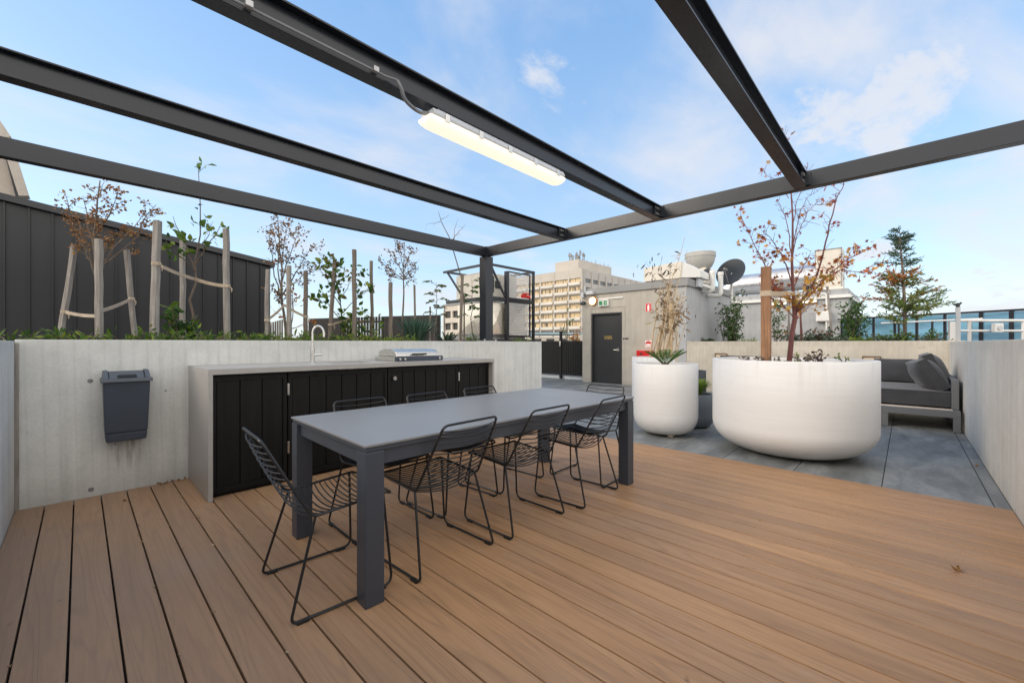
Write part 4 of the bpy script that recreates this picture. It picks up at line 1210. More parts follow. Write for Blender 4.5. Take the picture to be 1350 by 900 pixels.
lp_ = thing('bulkhead_light', 'lit round bulkhead lamp with amber ring left of the exit sign', 'wall light', (XB, 6.93, 2.48))
MB().disc((XB - .001, 6.93, 2.48), (-1, 0, 0), .15, 28, .14, .05).build('ring', M['amber'], lp_, smooth=True)
MB().disc((XB - .0515, 6.93, 2.48), (-1, 0, 0), .118, 28, .08, .04).build('lens', M['lampglass'], lp_, smooth=True)
fl2 = thing('flood_light', 'small grey twin flood light on the fascia above the round lamp', 'flood light', (XB - .1, 7.0, 2.68))
mb = MB(); mb.box(XB - .18, XB - .051, 6.86, 7.08, 2.67, 2.77); mb.build('head', M['fitting'], fl2, bevel=.02)
MB().tube([(XB - .1, 7.15, 2.74), (XB - .1, 7.17, 2.95)], .018, 8).build('bracket', M['fitting'], fl2)
MB().box(XB - .12, XB - .051, 7.22, 7.31, 2.60, 2.75).build('sensor', M['fitting'], fl2, bevel=.01)
cm = thing('security_camera', 'small black dome camera at the left edge of the plant room', 'camera', (XB, 7.24, 2.42))
mb = MB(); mb.tube([(XB - .001, 7.24, 2.44), (XB - .08, 7.24, 2.44)], .05, 12); mb.tube([(XB - .08, 7.24, 2.43), (XB - .16, 7.27, 2.40)], [.06, .045], 12); mb.build('housing', M['dish'], cm, smooth=True)
ex = thing('exit_sign', 'green and white running-man exit sign above the dark door', 'sign', (XB, 6.53, 2.38))
ey0, ey1, ez0, ez1 = 6.38, 6.70, 2.30, 2.48
bx_ = MB().box(XB - .075, XB - .001, ey0, ey1, ez0, ez1).build('case', M['signwhite'], ex, bevel=.008)
xx = XB - .0765
MB().box(xx, xx + .001, ey0 + .02, ey1 - .02, ez0 + .025, ez1 - .025).build('green_face', M['green'], ex)
mb = MB(); yc = (ey0 + ey1) / 2; zc = (ez0 + ez1) / 2
Yv = lambda a: yc - a      # to the right in the picture is -y
def flat(pts): mb.prism([(xx - .0025, Yv(a), zc + b_) for a, b_ in pts], (.002, 0, 0))
flat([(-.028, -.055), (.028, -.055), (.028, .055), (-.028, .055)])
mb.build('door_symbol', M['signwhite'], ex)
mb = MB()
mb.disc((xx - .003, Yv(.002), zc + .036), (-1, 0, 0), .010, 12, None, .0015)
for pts in ([(-.012, .024), (.010, .024), (.006, -.008), (-.010, -.008)], [(-.010, -.006), (-.001, -.006), (-.02, -.048), (-.028, -.044)], [(-.003, -.006), (.006, -.006), (.02, -.024), (.014, -.03)], [(.008, .024), (.024, .004), (.019, 0), (.004, .016)]):
    mb.prism([(xx - .0045, Yv(a), zc + b_) for a, b_ in pts], (.0015, 0, 0))
mb.build('running_figure', M['green'], ex)
mb = MB()
for s2 in (-1, 1):
    mb.prism([(xx - .0025, Yv(s2 * a), zc + b_) for a, b_ in ((.06, -.008), (.095, -.008), (.095, -.028), (.125, 0), (.095, .028), (.095, .008), (.06, .008))], (.0015, 0, 0)) if s2 > 0 else None
mb.build('arrow', M['signwhite'], ex)
mb = MB(); mb.box(XB - .03, XB - .001, 5.92, 6.72, 2.505, 2.535); mb.build('bracket_bar', M['signwhite'], ex)

sg = thing('extinguisher_sign', 'red wall sign with a white fire extinguisher symbol', 'sign', (XB, 5.15, 2.18))
MB().box(XB - .006, XB - .001, 5.065, 5.24, 2.06, 2.30).build('plate', M['red'], sg)
mb = MB(); mb.prism([(XB - .009, 5.152 - a, 2.18 + b_) for a, b_ in ((-.026, -.095), (.026, -.095), (.03, .03), (.018, .055), (.012, .062), (.034, .08), (.028, .092), (0, .078), (-.012, .085), (-.018, .055), (-.03, .03))], (.0025, 0, 0)); mb.build('extinguisher_symbol', M['signwhite'], sg)
mb = MB(); mb.box(XB - .0085, XB - .006, 5.069, 5.236, 2.29, 2.297); mb.box(XB - .0085, XB - .006, 5.069, 5.236, 2.064, 2.071); mb.box(XB - .0085, XB - .006, 5.069, 5.076, 2.071, 2.29); mb.box(XB - .0085, XB - .006, 5.229, 5.236, 2.071, 2.29); mb.build('border', M['signwhite'], sg)
rs_ = thing('round_fire_sign', 'round red and white fire sign above the red hose cabinet', 'sign', (XB, 5.15, 1.18))
MB().box(XB - .005, XB - .001, 5.055, 5.245, 1.085, 1.275).build('plate', M['signwhite'], rs_)
mb = MB(); cy_, cz_ = 5.15, 1.18
def ringseg(a0, a1, r0, r1, n=14):
    for i in range(n):
        q0, q1 = R(a0 + (a1 - a0) * i / n), R(a0 + (a1 - a0) * (i + 1) / n)
        mb.prism([(XB - .0075, cy_ - r * math.cos(a), cz_ + r * math.sin(a)) for r, a in ((r0, q0), (r1, q0), (r1, q1), (r0, q1))], (.002, 0, 0))
ringseg(0, 180, .035, .085); ringseg(180, 360, .075, .085)
mb.box(XB - .0075, XB - .0055, cy_ - .03, cy_ + .03, cz_ - .002, cz_ + .03); mb.build('red_emblem', M['red'], rs_)
mb = MB()
for i in range(7): mb.box(XB - .0095, XB - .0076, cy_ - .05 + i * .0145, cy_ - .05 + i * .0145 + .008, cz_ + .044 + .012 * math.sin(math.pi * i / 6), cz_ + .06 + .012 * math.sin(math.pi * i / 6))
mb.build('sign_lettering', M['signwhite'], rs_)
hc = thing('hose_cabinet', 'red fire hose cabinet on the wall behind the dry bamboo planter', 'cabinet', (XB, 5.2, .55))
MB().box(XB - .22, XB - .001, 5.0, 5.4, .55, .995).build('case', M['red'], hc, bevel=.008)
mb = MB(); mb.box(XB - .223, XB - .2205, 5.03, 5.37, .58, .965); dcab = mb.build('door', M['red'], hc)
MB().disc((XB - .2235, 5.26, .90), (-1, 0, 0), .032, 14, None, .01).build('lock', M['dish'], dcab)
MB().box(XB - .0045, XB - .001, 5.75, 5.93, 1.305, 1.345).build('name_plate', M['door'], RB)

# roof plant
rdx = thing('rooftop_duct', 'cream rectangular roof duct with sloped end on the plant room roof', 'duct', (11.6, 4.9, 2.88))
ya, yb_ = 5.35, 4.30
mb = MB(); mb.prism([(XB + .12, ya, 2.92), (XB + .12, yb_, 2.92), (XB + .12, yb_, 3.36), (XB + .12, ya, 3.30)], (.9, 0, 0)); mb.build('casing', M['unit'], rdx, bevel=.01)
mb = MB(); mb.prism([(XB + .15, yb_ - .001, 2.93), (XB + .15, yb_ - .001, 3.35), (XB + .45, yb_ - .38, 3.10), (XB + .45, yb_ - .38, 2.93)], (.75, 0, 0)); mb.build('sloped_end', M['whitepaint'], rdx, bevel=.005)
MB().box(XB + .2, XB + .9, yb_ + .1, ya - .1, 2.876, 2.919).build('plinth', M['beam'], rdx)
cwv = dp(923, 355, 12.3)
cv = thing('roof_cowl', 'pale grey bowl-shaped exhaust cowl on the plant room roof', 'exhaust cowl', (cwv.x, cwv.y, 2.88))
zt_ = zat(334, cwv.x, cwv.y); zb_ = zat(355, cwv.x, cwv.y)
MB().lathe([(.27, zb_), (.33, zb_ + .08), (.385, zb_ + .20), (.41, zb_ + .32), (.412, zb_ + .34), (.425, zb_ + .345), (.43, zt_ - .01), (.42, zt_), (.40, zt_), (.38, zt_ - .1), (.27, zb_ + .05)], cwv.x, cwv.y, 40).build('bowl', paint('cowl_grey', (.42, .41, .38), .5), cv, smooth=True)
MB().box(cwv.x - .24, cwv.x + .24, cwv.y - .24, cwv.y + .24, 2.877, zb_ - .001).build('base', M['unit'], cv, bevel=.01)
fanp = dp(931, 360, 11.95)
MB().disc(fanp, (-.4, -.9, 0), .12, 18, None, .06).build('fan_outlet', M['dish'], cv)
for px, zb2, nm in ((939.5, 372, 'taller white vent pipe with cap beside the cowl'), (950, 388, 'white vent pipe with lower elbow beside the satellite dish')):
    p = dp(px, 0, 11.3 if px < 945 else 11.5); zt2 = zat(358 if px < 945 else 360, p.x, p.y); zl = zat(384 if px < 945 else 390, p.x, p.y)
    t = thing('vent_pipe', nm, 'pipe', (p.x, p.y, zl), 'white vent pipes on the plant room side')
    pts = fillet([(p.x, p.y, zt2), (p.x, p.y, zl), (p.x + .0, p.y + .33, zl + .04)], .12, 6)
    MB().tube(pts, .065, 14).build('pipe', M['whitepaint'], t, smooth=True)
    MB().tube([(p.x, p.y, zt2 - .06), (p.x, p.y, zt2 + .03)], [.078, .078], 14).build('cap', M['whitepaint'], t, smooth=True)
jb = thing('junction_box', 'grey junction box and fittings on the plant room roof edge', 'junction box', (dp(930, 0, 11.1).x, 4.0, 2.6))
p = dp(930, 372, 11.0); q = dp(929, 380, 11.0)
MB().box(p.x - .16, p.x + .16, 3.98, 4.065, p.z - .12, p.z + .1).build('case', M['fitting'], jb, bevel=.01)
MB().tube([(p.x + .1, 4.0, p.z - .06), (p.x + .25, 3.9, p.z - .1), (p.x + .5, 3.9, p.z - .12)], .05, 10).build('pipe', M['whitepaint'], jb, smooth=True)
# satellite dish
dc = dp(964.5, 360, 12.3); dn = Vector((-.75, -.60, .18)).normalized()
# open side turns toward the deck, edge-on enough to look narrow
dn = (Matrix.Rotation(R(-56), 3, 'Z') @ (Vector((-CC, -SS, .38)))).normalized()
sd = thing('satellite_dish', 'dark satellite dish on a white mast behind the plant room', 'satellite dish', (dc.x, dc.y, 2.4))
mb = MB(); u = dn.cross(Vector((0, 0, 1))).normalized(); w_ = u.cross(dn).normalized(); vs, fs = [], []; rings_, sg2 = 6, 36
for side in (0, 1):
    for i in range(rings_ + 1):
        r = .43 * i / rings_
        for k in range(sg2):
            a = 2 * math.pi * k / sg2
            vs.append(dc + (u * math.cos(a) + w_ * math.sin(a)) * max(r, .002) + dn * (.45 * r * r - .012 * side))
nr = (rings_ + 1) * sg2
for side in (0, 1):
    for i in range(rings_):
        for k in range(sg2):
            k2 = (k + 1) % sg2; o_ = side * nr
            fs.append((o_ + i * sg2 + k, o_ + i * sg2 + k2, o_ + (i + 1) * sg2 + k2, o_ + (i + 1) * sg2 + k))
for k in range(sg2):
    k2 = (k + 1) % sg2; i = rings_ * sg2; fs.append((i + k, i + k2, nr + i + k2, nr + i + k))
mb.add(vs, fs).build('reflector', M['dish'], sd, smooth=True)
fc = dc + dn * .42 - w_ * .06
mb = MB(); mb.tube([dc - w_ * .36 + dn * .05, fc], .012, 8); mb.tube([dc + u * .3 + dn * .04, fc], .01, 8); mb.tube([fc, fc - dn * .1], [.035, .05], 10); mb.build('feed_arm', M['steel_dull'], sd)
mb = MB(); mb.tube([(dc.x, dc.y, 1.16), (dc.x, dc.y, dc.z - .1), dc - dn * .03], .035, 10); mb.build('mast', M['whitepaint'], sd, smooth=True)

# ------------------------------------------------------------------ far-right block with duct and tower
X2 = 18.0
y2a, y2b = onx(1118, X2), 7.0
r2 = thing('service_block', 'pale grey service block with cornice behind the back garden bed', 'building', (X2 + 2, 2.7, 0))
MB().box(X2, X2 + 5, y2a, y2b, 0, 2.74).build('wall', M['conc_grey'], r2)
MB().box(X2 - .1, X2 + 5.1, y2a - .08, y2b, 2.742, 2.85).build('cornice', M['whitepaint'], r2, bevel=.01)
MB().box(X2 - .02, X2 + 5.0, y2a, y2b, 2.851, 3.06).build('parapet', M['conc_grey'], r2)
for i, (pa, pb) in enumerate(((1017, 1037), (1056, 1077))):
    a, b_ = onx(pa, X2 - .1), onx(pb, X2 - .1)
    t = thing('strip_light', ('lit strip light under the cornice, seen left of the red maple trunk', 'lit strip light under the cornice, seen right of the red maple trunk')[i], 'strip light', (X2 - .1, (a + b_) / 2, 2.60))
    MB().box(X2 - .06, X2 - .001, b_, a, 2.64, 2.72).build('housing', M['fitting'], t)
    MB().box(X2 - .12, X2 - .061, b_ + .02, a - .02, 2.62, 2.715).build('diffuser', M['strip'], t, bevel=.01)
def pipe_run(label, pts, r=.03):
    o = MB().tube(fillet(pts, .12, 5), r, 10).build('service_pipe', M['whitepaint'], smooth=True); tag(o, label, 'pipe', 'white pipes on the service block')
for j, (pa, pb, pt) in enumerate(((1079, 1092, 382), (1082, 1090, 388))):
    ya_, yb2 = onx(pa, X2 - .06), onx(pb, X2 - .06); zt3 = zat(pt, X2, ya_)
    pipe_run(('outer white hooked pipe on the service block', 'inner white hooked pipe on the service block')[j], [(X2 - .06 - j * .07, ya_, zt3), (X2 - .06 - j * .07, yb2, zt3), (X2 - .06 - j * .07, yb2, 1.2)])
yb3 = onx(1086, X2)
mbx = thing('meter_box', 'pale meter box low on the service block wall', 'meter box', (X2, yb3, 1.9))
MB().box(X2 - .2, X2 - .002, yb3 - .2, yb3 + .2, 1.95, 2.3).build('case', M['whitepaint'], mbx, bevel=.02)
MB().box(X2 - .208, X2 - .201, yb3 - .17, yb3 + .17, 1.98, 2.27).build('door', M['whitepaint'], mbx)
dct = thing('round_duct', 'large silver round duct lying across the service block roof', 'duct', (19.2, 3.4, 3.1))
XD = 19.1; r_d = .46
cyl = lambda y0, y1, r, z: MB().tube([(XD, y0, z), (XD, y1, z)], r, 28)
ydl, ydm, ydr = onx(978, XD), onx(1018, XD), onx(1078, XD)
zc_ = zat(370, XD, ydm)
cyl(ydm + .02, ydl, r_d * .92, zc_ - .08).build('pipe', M['galv'], dct, smooth=True)
cyl(ydr, ydm, r_d, zc_).build('pipe', M['galv'], dct, smooth=True)
for y in (ydm, (ydm + ydr) / 2, ydr + .05):
    cyl(y - .03, y + .03, r_d + .025, zc_).build('flange', M['galv'], dct, smooth=True)
mb = MB(); mb.tube([(XD, ydl, zc_ - .08), (XD, ydl + .35, zc_ - .1), (XD, ydl + .6, zc_ - .5), (XD, ydl + .65, zc_ - 1.2)], r_d * .92, 24); mb.build('elbow', M['galv'], dct, smooth=True)
mb = MB()
for y in (ydr + .3, ydm - .2): mb.box(XD - .3, XD + .3, y - .04, y + .04, 2.84, zc_ - r_d * .8)
mb.build('saddle', M['beam'], dct)
XT = 18.7; t0_, t1_ = onx(1110, XT), onx(1074, XT)
tw = thing('exhaust_tower', 'tall cream box exhaust tower beside the silver duct', 'exhaust tower', (XT, (t0_ + t1_) / 2, 2.8))
zt4 = zat(326, XT, t0_); 
MB().box(XT, XT + .9, t0_, t1_, 3.25, zt4).build('casing', M['unit'], tw, bevel=.01)
mb = MB(); 
for y in (t0_ + .015, t1_ - .015): mb.box(XT - .012, XT - .001, y - .012, y + .012, 3.2, zt4)
mb.box(XT - .012, XT - .001, t0_, t1_, zt4 - .03, zt4 + .004); mb.build('edge_trim', M['fascia'], tw)
taper(MB(), (XT - .1, XT + .95, t0_ - .12, t1_ + .12, 2.86), (XT, XT + .9, t0_, t1_, 3.249)).build('skirt', M['unit'], tw)

# ------------------------------------------------------------------ glass balustrade and white railing at right
gbal = thing('glass_balustrade', 'long blue glass balustrade with black posts behind the back wall', 'balustrade', dp(1240, 0, 11.8).xy.to_3d() + Vector((0, 0, .9)))
GA, GB_ = dp(1105, 0, 14.1), dp(1500, 0, 8.35); GA.z = GB_.z = 0
def gl(px):      # point of the balustrade line at bearing px
    k = (px - 675) / F; d = Vector((k * SS + CC, -k * CC + SS, 0)); e = GB_ - GA
    # solve s*d = GA + t*e
    det = d.x * -e.y + d.y * e.x
    s_ = (GA.x * -e.y + GA.y * e.x) / det
    return d * s_
zt5 = 2.0
mb = MB(); mb.bar(GA + Vector((0, 0, zt5)), GB_ + Vector((0, 0, zt5)), .06, .05); mb.build('handrail', M['beam'], gbal, bevel=.004)
gpx = [1110, 1152, 1180, 1209, 1246, 1294, 1334, 1400, 1470]
nrm_ = (GB_ - GA).normalized()
for px in gpx:
    p = gl(px); w2 = .06 if px not in (1294, 1334) else .085
    MB().bar(p + Vector((0, 0, .9)), p + Vector((0, 0, zt5 - .026)), w2, .05, nrm_.cross(Vector((0, 0, 1)))).build('post', M['beam'], gbal)
for a, b_ in zip(gpx[:-1], gpx[1:]):
    p, q = gl(a) + nrm_ * .045, gl(b_) - nrm_ * .045; zb6 = .95
    mb = MB(); mb.bar(p + Vector((0, 0, (zb6 + zt5 - .03) / 2)), q + Vector((0, 0, (zb6 + zt5 - .03) / 2)), .012, zt5 - .03 - zb6); mb.build('glass_pane', M['glass'], gbal)
pr = thing('pipe_rail', 'thin pale pipe rail running in front of the glass balustrade', 'railing', dp(1200, 0, 11.9).xy.to_3d() + Vector((0, 0, .9)))
off = Vector((-CC, -SS, 0)) * .6
A3, B3 = gl(1140) + off, gl(1262) + off
mb = MB(); mb.tube([A3 + Vector((0, 0, zat(426, A3.x, A3.y))), B3 + Vector((0, 0, zat(420, B3.x, B3.y)))], .022, 10); mb.build('rail', M['whitepaint'], pr, smooth=True)
for t in (.2, .55, .9):
    p = A3.lerp(B3, t); zz = 1.2 + (32 - 6 * 0) / F * 11
    MB().tube([(p.x, p.y, .9), (p.x, p.y, zat(426 - 6 * t, p.x, p.y) - .02)], .025, 8).build('post', M['beam'], pr)
wr = thing('white_railing', 'white two-bar railing beyond the right concrete wall', 'railing', dp(1310, 0, 8.9).xy.to_3d() + Vector((0, 0, .9)))
p0, p1 = dp(1262, 423, 8.9), dp(1480, 423, 8.9)
for py, r in ((422.5, .032), (436, .026)):
    MB().tube([dp(1262, py, 8.9), dp(1480, py, 8.9)], r, 10).build('rail', M['whitepaint'], wr, smooth=True)
for px in (1278, 1349, 1420, 1478):
    p = dp(px, 424, 8.9); MB().box(p.x - .03, p.x + .03, p.y - .03, p.y + .03, .9, p.z).build('post', M['whitepaint'], wr, bevel=.004)
p = dp(1315, 432, 8.8); rb = thing('rail_box', 'small white electrical box mounted on the white railing', 'electrical box', p)
n_ = Vector((-CC, -SS, 0)); side_ = Vector((SS, -CC, 0))
MB().bar(p - side_ * .09, p + side_ * .09, .08, .19).build('case', M['whitepaint'], rb, bevel=.01)
MB().disc(p + n_ * .041, n_, .05, 16, None, .02).build('socket', M['fitting'], rb)
p = dp(1263, 448, 8.7); sp_ = thing('sensor_mast', 'short metal mast with weather sensors at the corner of the walls', 'sensor mast', (p.x, p.y, .9))
zt7 = zat(405, p.x, p.y)
MB().box(p.x - .036, p.x + .036, p.y - .036, p.y + .036, .9, zt7).build('mast', M['fitting'], sp_, bevel=.006)
pq = dp(1256, 430, 8.72); MB().bar((pq.x, pq.y, .95), (pq.x, pq.y, zat(424, pq.x, pq.y)), .16, .04, n_).build('bracket_plate', M['whitepaint'], sp_)
mb = MB(); mb.tube([(p.x, p.y, zt7), (p.x, p.y, zt7 + .09)], .03, 8); mb.tube([(p.x, p.y, zt7 + .03), (p.x - .09, p.y + .06, zt7 + .06)], .02, 8); mb.tube([(p.x + .02, p.y, zt7 + .03), (p.x + .07, p.y - .05, zt7 + .10)], .018, 8); mb.build('sensor_head', M['dish'], sp_)

# ------------------------------------------------------------------ brick lights on the back wall
for y, z, lab in ((3.28, .895, 'bronze framed brick light on the back wall left of the big planter'), (.50, .885, 'bronze framed brick light on the back wall above the sofa')):
    t = thing('brick_light', lab, 'wall light', (XB, y, z - .05), 'brick lights on the back wall')
    mb = MB(); w2, h2 = .14, .055
    mb.box(XB - .03, XB - .001, y - w2, y + w2, z + h2 - .018, z + h2); mb.box(XB - .03, XB - .001, y - w2, y + w2, z - h2, z - h2 + .012); mb.box(XB - .03, XB - .001, y - w2, y - w2 + .014, z - h2 + .012, z + h2 - .018); mb.box(XB - .03, XB - .001, y + w2 - .014, y + w2, z - h2 + .012, z + h2 - .018)
    mb.build('frame', M['brass_light'], t, bevel=.003)
    MB().box(XB - .012, XB - .002, y - w2 + .015, y + w2 - .015, z - h2 + .013, z + h2 - .019).build('lens', M['lens'], t)

# ------------------------------------------------------------------ sofa
sf = thing('outdoor_sofa', 'charcoal outdoor corner sofa with deep seat against the right wall', 'sofa', (9, .6, 0))
sx, sy = 8.08, -.525
mb = MB()
mb.box(sx, sx + .07, sy, 2.3, .195, .285); mb.box(sx + .071, 9.95, sy, sy + .06, .195, .285); mb.box(9.88, 9.95, sy + .061, 2.3, .195, .285)
mb.build('base_rail', M['sofa'], sf, bevel=.004)
for x, y in ((sx, sy), (sx, 2.23), (9.88, sy), (9.88, 2.23)):
    MB().box(x + .001, x + .07, y + .001, y + .07, 0, .194).build('leg', M['sofa'], sf, bevel=.003)
MB().box(sx + .001, sx + .07, .19, .30, 0, .194).build('leg', M['sofa'], sf, bevel=.003)
mb = MB()
for i in range(12): mb.box(sx + .075 + i * .15, sx + .075 + i * .15 + .13, sy + .065, 2.295, .262, .284)
mb.build('slats', M['slat'], sf, bevel=.003)
mb = MB(); mb.box(8.30, 9.95, sy + .002, sy + .075, .2855, .69); mb.build('side_panel', M['sofa'], sf, bevel=.005)
mb = MB(); mb.box(9.88, 9.95, sy + .08, 2.3, .66, .71); mb.box(9.88, 9.95, sy + .08, 2.3, .50, .53)
for y in (.4, 1.3, 2.23): mb.box(9.885, 9.945, y, y + .05, .2855, .66)
mb.build('back_rail', M['sofa'], sf, bevel=.004)
def soft(name, label, c, size, rot, parent=None, puff=.35, mat='cushion', sub=10):
    bm = bmesh.new(); bmesh.ops.create_cube(bm, size=2)
    bmesh.ops.subdivide_edges(bm, edges=bm.edges, cuts=sub, use_grid_fill=True)
    rot = Matrix.Rotation(rot[2], 3, 'Z') @ Matrix.Rotation(rot[1], 3, 'Y') @ Matrix.Rotation(rot[0], 3, 'X')
    vs = []
    for v in bm.verts:
        x, y, z = v.co
        e = (1 - abs(x) ** 3) * (1 - abs(y) ** 3)
        k = 1 - puff + puff * e
        wob = .03 * math.sin(5 * x + 3 * y + c[0] * 9) * e
        pinch = 1 - .07 * puff * 2 * (x * x * (1 - y * y) * 0 + (abs(x * y)) ** 1.0) * 0
        sx_ = 1 - .05 * (1 - abs(z)) * 0 - .06 * puff * (1 - y * y) * (abs(x) ** 4)
        sy_ = 1 - .06 * puff * (1 - x * x) * (abs(y) ** 4)
        p = Vector((x * sx_ * size[0] / 2, y * sy_ * size[1] / 2, (z * k + wob) * size[2] / 2))
        vs.append(Vector(c) + rot @ p)
    mb = MB(); bm.verts.index_update()
    mb.add(vs, [tuple(v.index for v in f.verts) for f in bm.faces]); bm.free()
    o = mb.build(name, M[mat], parent, bevel=0, smooth=True)
    for p in o.data.polygons: p.use_smooth = True
    if label: tag(o, label, 'cushion', 'loose cushions on the sofa')
    return o
for (y0, y1) in ((sy + .08, 1.0), (1.01, 2.28)):
    soft('seat_cushion', None, (9.08, (y0 + y1) / 2, .415), (1.52, y1 - y0, .235), (0, 0, 0), sf, .10)
c = dp(1178, 488, 7.1)
soft('cushion', 'square charcoal cushion leaning on the sofa back rail beside the big planter', (9.74, c.y, .725), (.40, .52, .17), (0, R(-72), 0), None, .5)
soft('cushion', 'charcoal pillow slumped against the side panel, front one of the pair', (8.62, -.22, .735), (.52, .48, .30), (R(58), R(4), R(14)), None, .62)
soft('cushion', 'charcoal back cushion behind the slumped front pillow near the right wall', (9.22, -.31, .775), (.74, .54, .28), (R(68), 0, R(2)), None, .58)
sf2 = thing('outdoor_bench_sofa', 'charcoal low sofa whose cushion tops show over the big planter rim', 'sofa', (9.9, 2.9, 0))
mb = MB(); mb.box(9.96, 10.02, .9, 3.1, .3, .86); mb.box(9.98, 10.5, .9, 3.1, .26, .32); mb.box(9.97, 10.03, .9, .96, 0, .26); mb.box(9.97, 10.03, 3.04, 3.1, 0, .26); mb.box(10.44, 10.5, .9, .96, 0, .26); mb.box(10.44, 10.5, 3.04, 3.1, 0, .26)
mb.build('frame', M['sofa'], sf2, bevel=.004)
for y0, y1 in ((.92, 1.98), (2.0, 3.08)):
    soft('back_cushion', None, (10.15, (y0 + y1) / 2, .66), (.5, y1 - y0, .2), (0, R(-82), 0), sf2, .3)
    soft('seat_cushion', None, (10.3, (y0 + y1) / 2, .40), (.42, y1 - y0, .15), (0, 0, 0), sf2, .12)

# ------------------------------------------------------------------ plants in the pots
def D(px, py, Y): return dp(px, py, Y)
YM = 4.62
b = D(1040, 480, YM); b.z = .96
tr = [b, D(1042, 462, YM), D(1044, 440, YM), D(1048, 420, YM + .02), D(1047, 400, YM), D(1045, 375, YM), D(1044, 345, YM), D(1045, 315, YM), D(1045, 285, YM), D(1043, 255, YM), D(1040, 225, YM)]
mpl = thing('maple_tree', 'red-stemmed maple with sparse orange and rust leaves in the big white planter', 'tree', b)
mt, ml = MB(), MB()
mt.tube(tr, [.027, .026, .025, .025, .020, .016, .013, .011, .009, .007, .004], 8)
br = [  # pixel polylines with a depth drift, radius, leaf density, palette
    ([(1047, 400), (1020, 375), (998, 330), (976, 285)], .5, .011, 1.3, MAPLE),
    ([(1045, 375), (1032, 340), (1020, 318), (1006, 306)], -.35, .008, 1.2, MAPLE),
    ([(1048, 412), (1075, 370), (1088, 320), (1100, 270), (1113, 242)], -.4, .012, .7, MAPLE),
    ([(1048, 405), (1085, 370), (1112, 345), (1150, 325)], .35, .011, 1.2, MAPLE),
    ([(1080, 372), (1110, 355), (1140, 360), (1160, 350)], .3, .007, 1.0, MAPLE),
    ([(1044, 345), (1050, 310), (1065, 280), (1086, 258)], .3, .006, .05, MAPLE),
    ([(1045, 330), (1052, 290), (1062, 262), (1080, 250)], -.2, .005, .05, MAPLE),
    ([(1044, 335), (1036, 290), (1026, 265)], .25, .006, .3, MAPLE),
    ([(1045, 300), (1050, 265), (1060, 240), (1064, 222)], .2, .005, .35, MAPLE),
    ([(1040, 262), (1024, 240), (1006, 226)], .1, .004, .8, MAPLE),
    ([(1041, 240), (1034, 200), (1030, 172)], .1, .004, .7, MAPLE),
    ([(1048, 415), (1062, 398), (1078, 378), (1086, 365)], -.3, .008, 2.4, AMBER),
    ([(1047, 420), (1032, 400), (1024, 375)], .3, .007, 1.8, AMBER + MAPLE),
    ([(1048, 412), (1058, 405), (1072, 398)], -.15, .006, 2.6, AMBER),
    ([(1046, 408), (1044, 395), (1036, 388)], -.3, .006, 2.0, AMBER),
    ([(1046, 380), (1060, 350), (1070, 330)], .45, .007, .9, MAPLE),
]
for pl_, dr_, r, dens, cols in br:
    n = len(pl_); pts = []
    for i, (px, py) in enumerate(pl_):
        pts.append(D(px, py, YM + dr_ * i / (n - 1)))
    fine_ = []
    for i in range(n - 1):
        for k in range(4): fine_.append(pts[i].lerp(pts[i + 1], k / 4) + rvec() * .008)
    fine_.append(pts[-1]); m_ = len(fine_)
    mt.tube(fine_, [r * (1 - .75 * i / (m_ - 1)) for i in range(m_)], 6)
    L = sum((a - b_).length for a, b_ in zip(fine_[:-1], fine_[1:]))
    for k in range(int(L * 38)):
        q, d = along(fine_, .2 + .8 * random.random())
        e = q + (d * .6 + rvec(.1)).normalized() * random.uniform(.05, .17)
        if random.random() < .55: mt.tube([q, q.lerp(e, .5) + rvec() * .01, e], [.0025, .002, .0015], 4)
        if random.random() < min(1, dens * .8):
            for _ in range(1 + int(dens * random.random() * 2.4)):
                star(ml, e + rvec() * .045, (rvec() + Vector((0, 0, -.5))).normalized(), random.uniform(.026, .048), jit(random.choice(cols), .3))
mt.build('trunk', M['bark_red'], mpl, smooth=True); ml.build('crown', M['leaf'], mpl)
b = D(1010, 476, 4.5); tpt = D(1010, 352, 4.5)
mb = MB(); w_ = .043; mb.box(b.x - w_, b.x + w_, b.y - w_, b.y + w_, .9, tpt.z)
tag(mb.build('tree_stake', M['stake_brown'], bevel=.004), 'thick square red-brown stake in the big white planter', 'stake')
zs = zat(387, b.x, b.y); mt_p = D(1045, 387, YM)
mb = MB(); 
for sgn in (-1, 1):
    o_ = Vector((.03, .03, 0)) * sgn; mb.bar(Vector((b.x, b.y, zs + .01 * sgn)) + o_ * 1.6, Vector((mt_p.x, mt_p.y, zs - .01 * sgn)) + o_ * .9, .006, .05)
mb.box(b.x - w_ - .006, b.x + w_ + .006, b.y - w_ - .006, b.y + w_ + .006, zs - .03, zs + .03)
tag(mb.build('tree_tie', M['strap']), 'wide hessian band tying the maple to its red-brown stake', 'tree tie')
PLANT = 'small plants in the big white planter'
for px, Y, k, lab, cols in ((990, 4.2, .10, 'small dark leafy sprig left of the red-brown stake', DULL), (1078, 4.15, .16, 'dark purple leafy plant right of the maple trunk', [(.05, .025, .03), (.07, .03, .035)]), (1060, 4.5, .10, 'tiny dark seedling beside the maple trunk', DULL), (1052, 4.1, .12, 'thin yellow-green shoot right of the maple foot', LIME), (1112, 4.3, .10, 'single lime shoot near the right rim of the big planter', LIME), (1020, 4.1, .08, 'low dark sprig right of the red-brown stake', DULL)):
    p = D(px, 0, Y + .25); q_ = Vector((p.x - PB[0], p.y - PB[1], 0))
    if q_.length > .55: q_ *= .55 / q_.length
    p = Vector((PB[0], PB[1], 0)) + q_
    shrub('small_plant', lab, (p.x, p.y, .975), .07 if cols is LIME else .12, k, 'leaf', .04, cols, 16 if cols is LIME else 46, PLANT, 'plant', 3 if cols is LIME else 7)
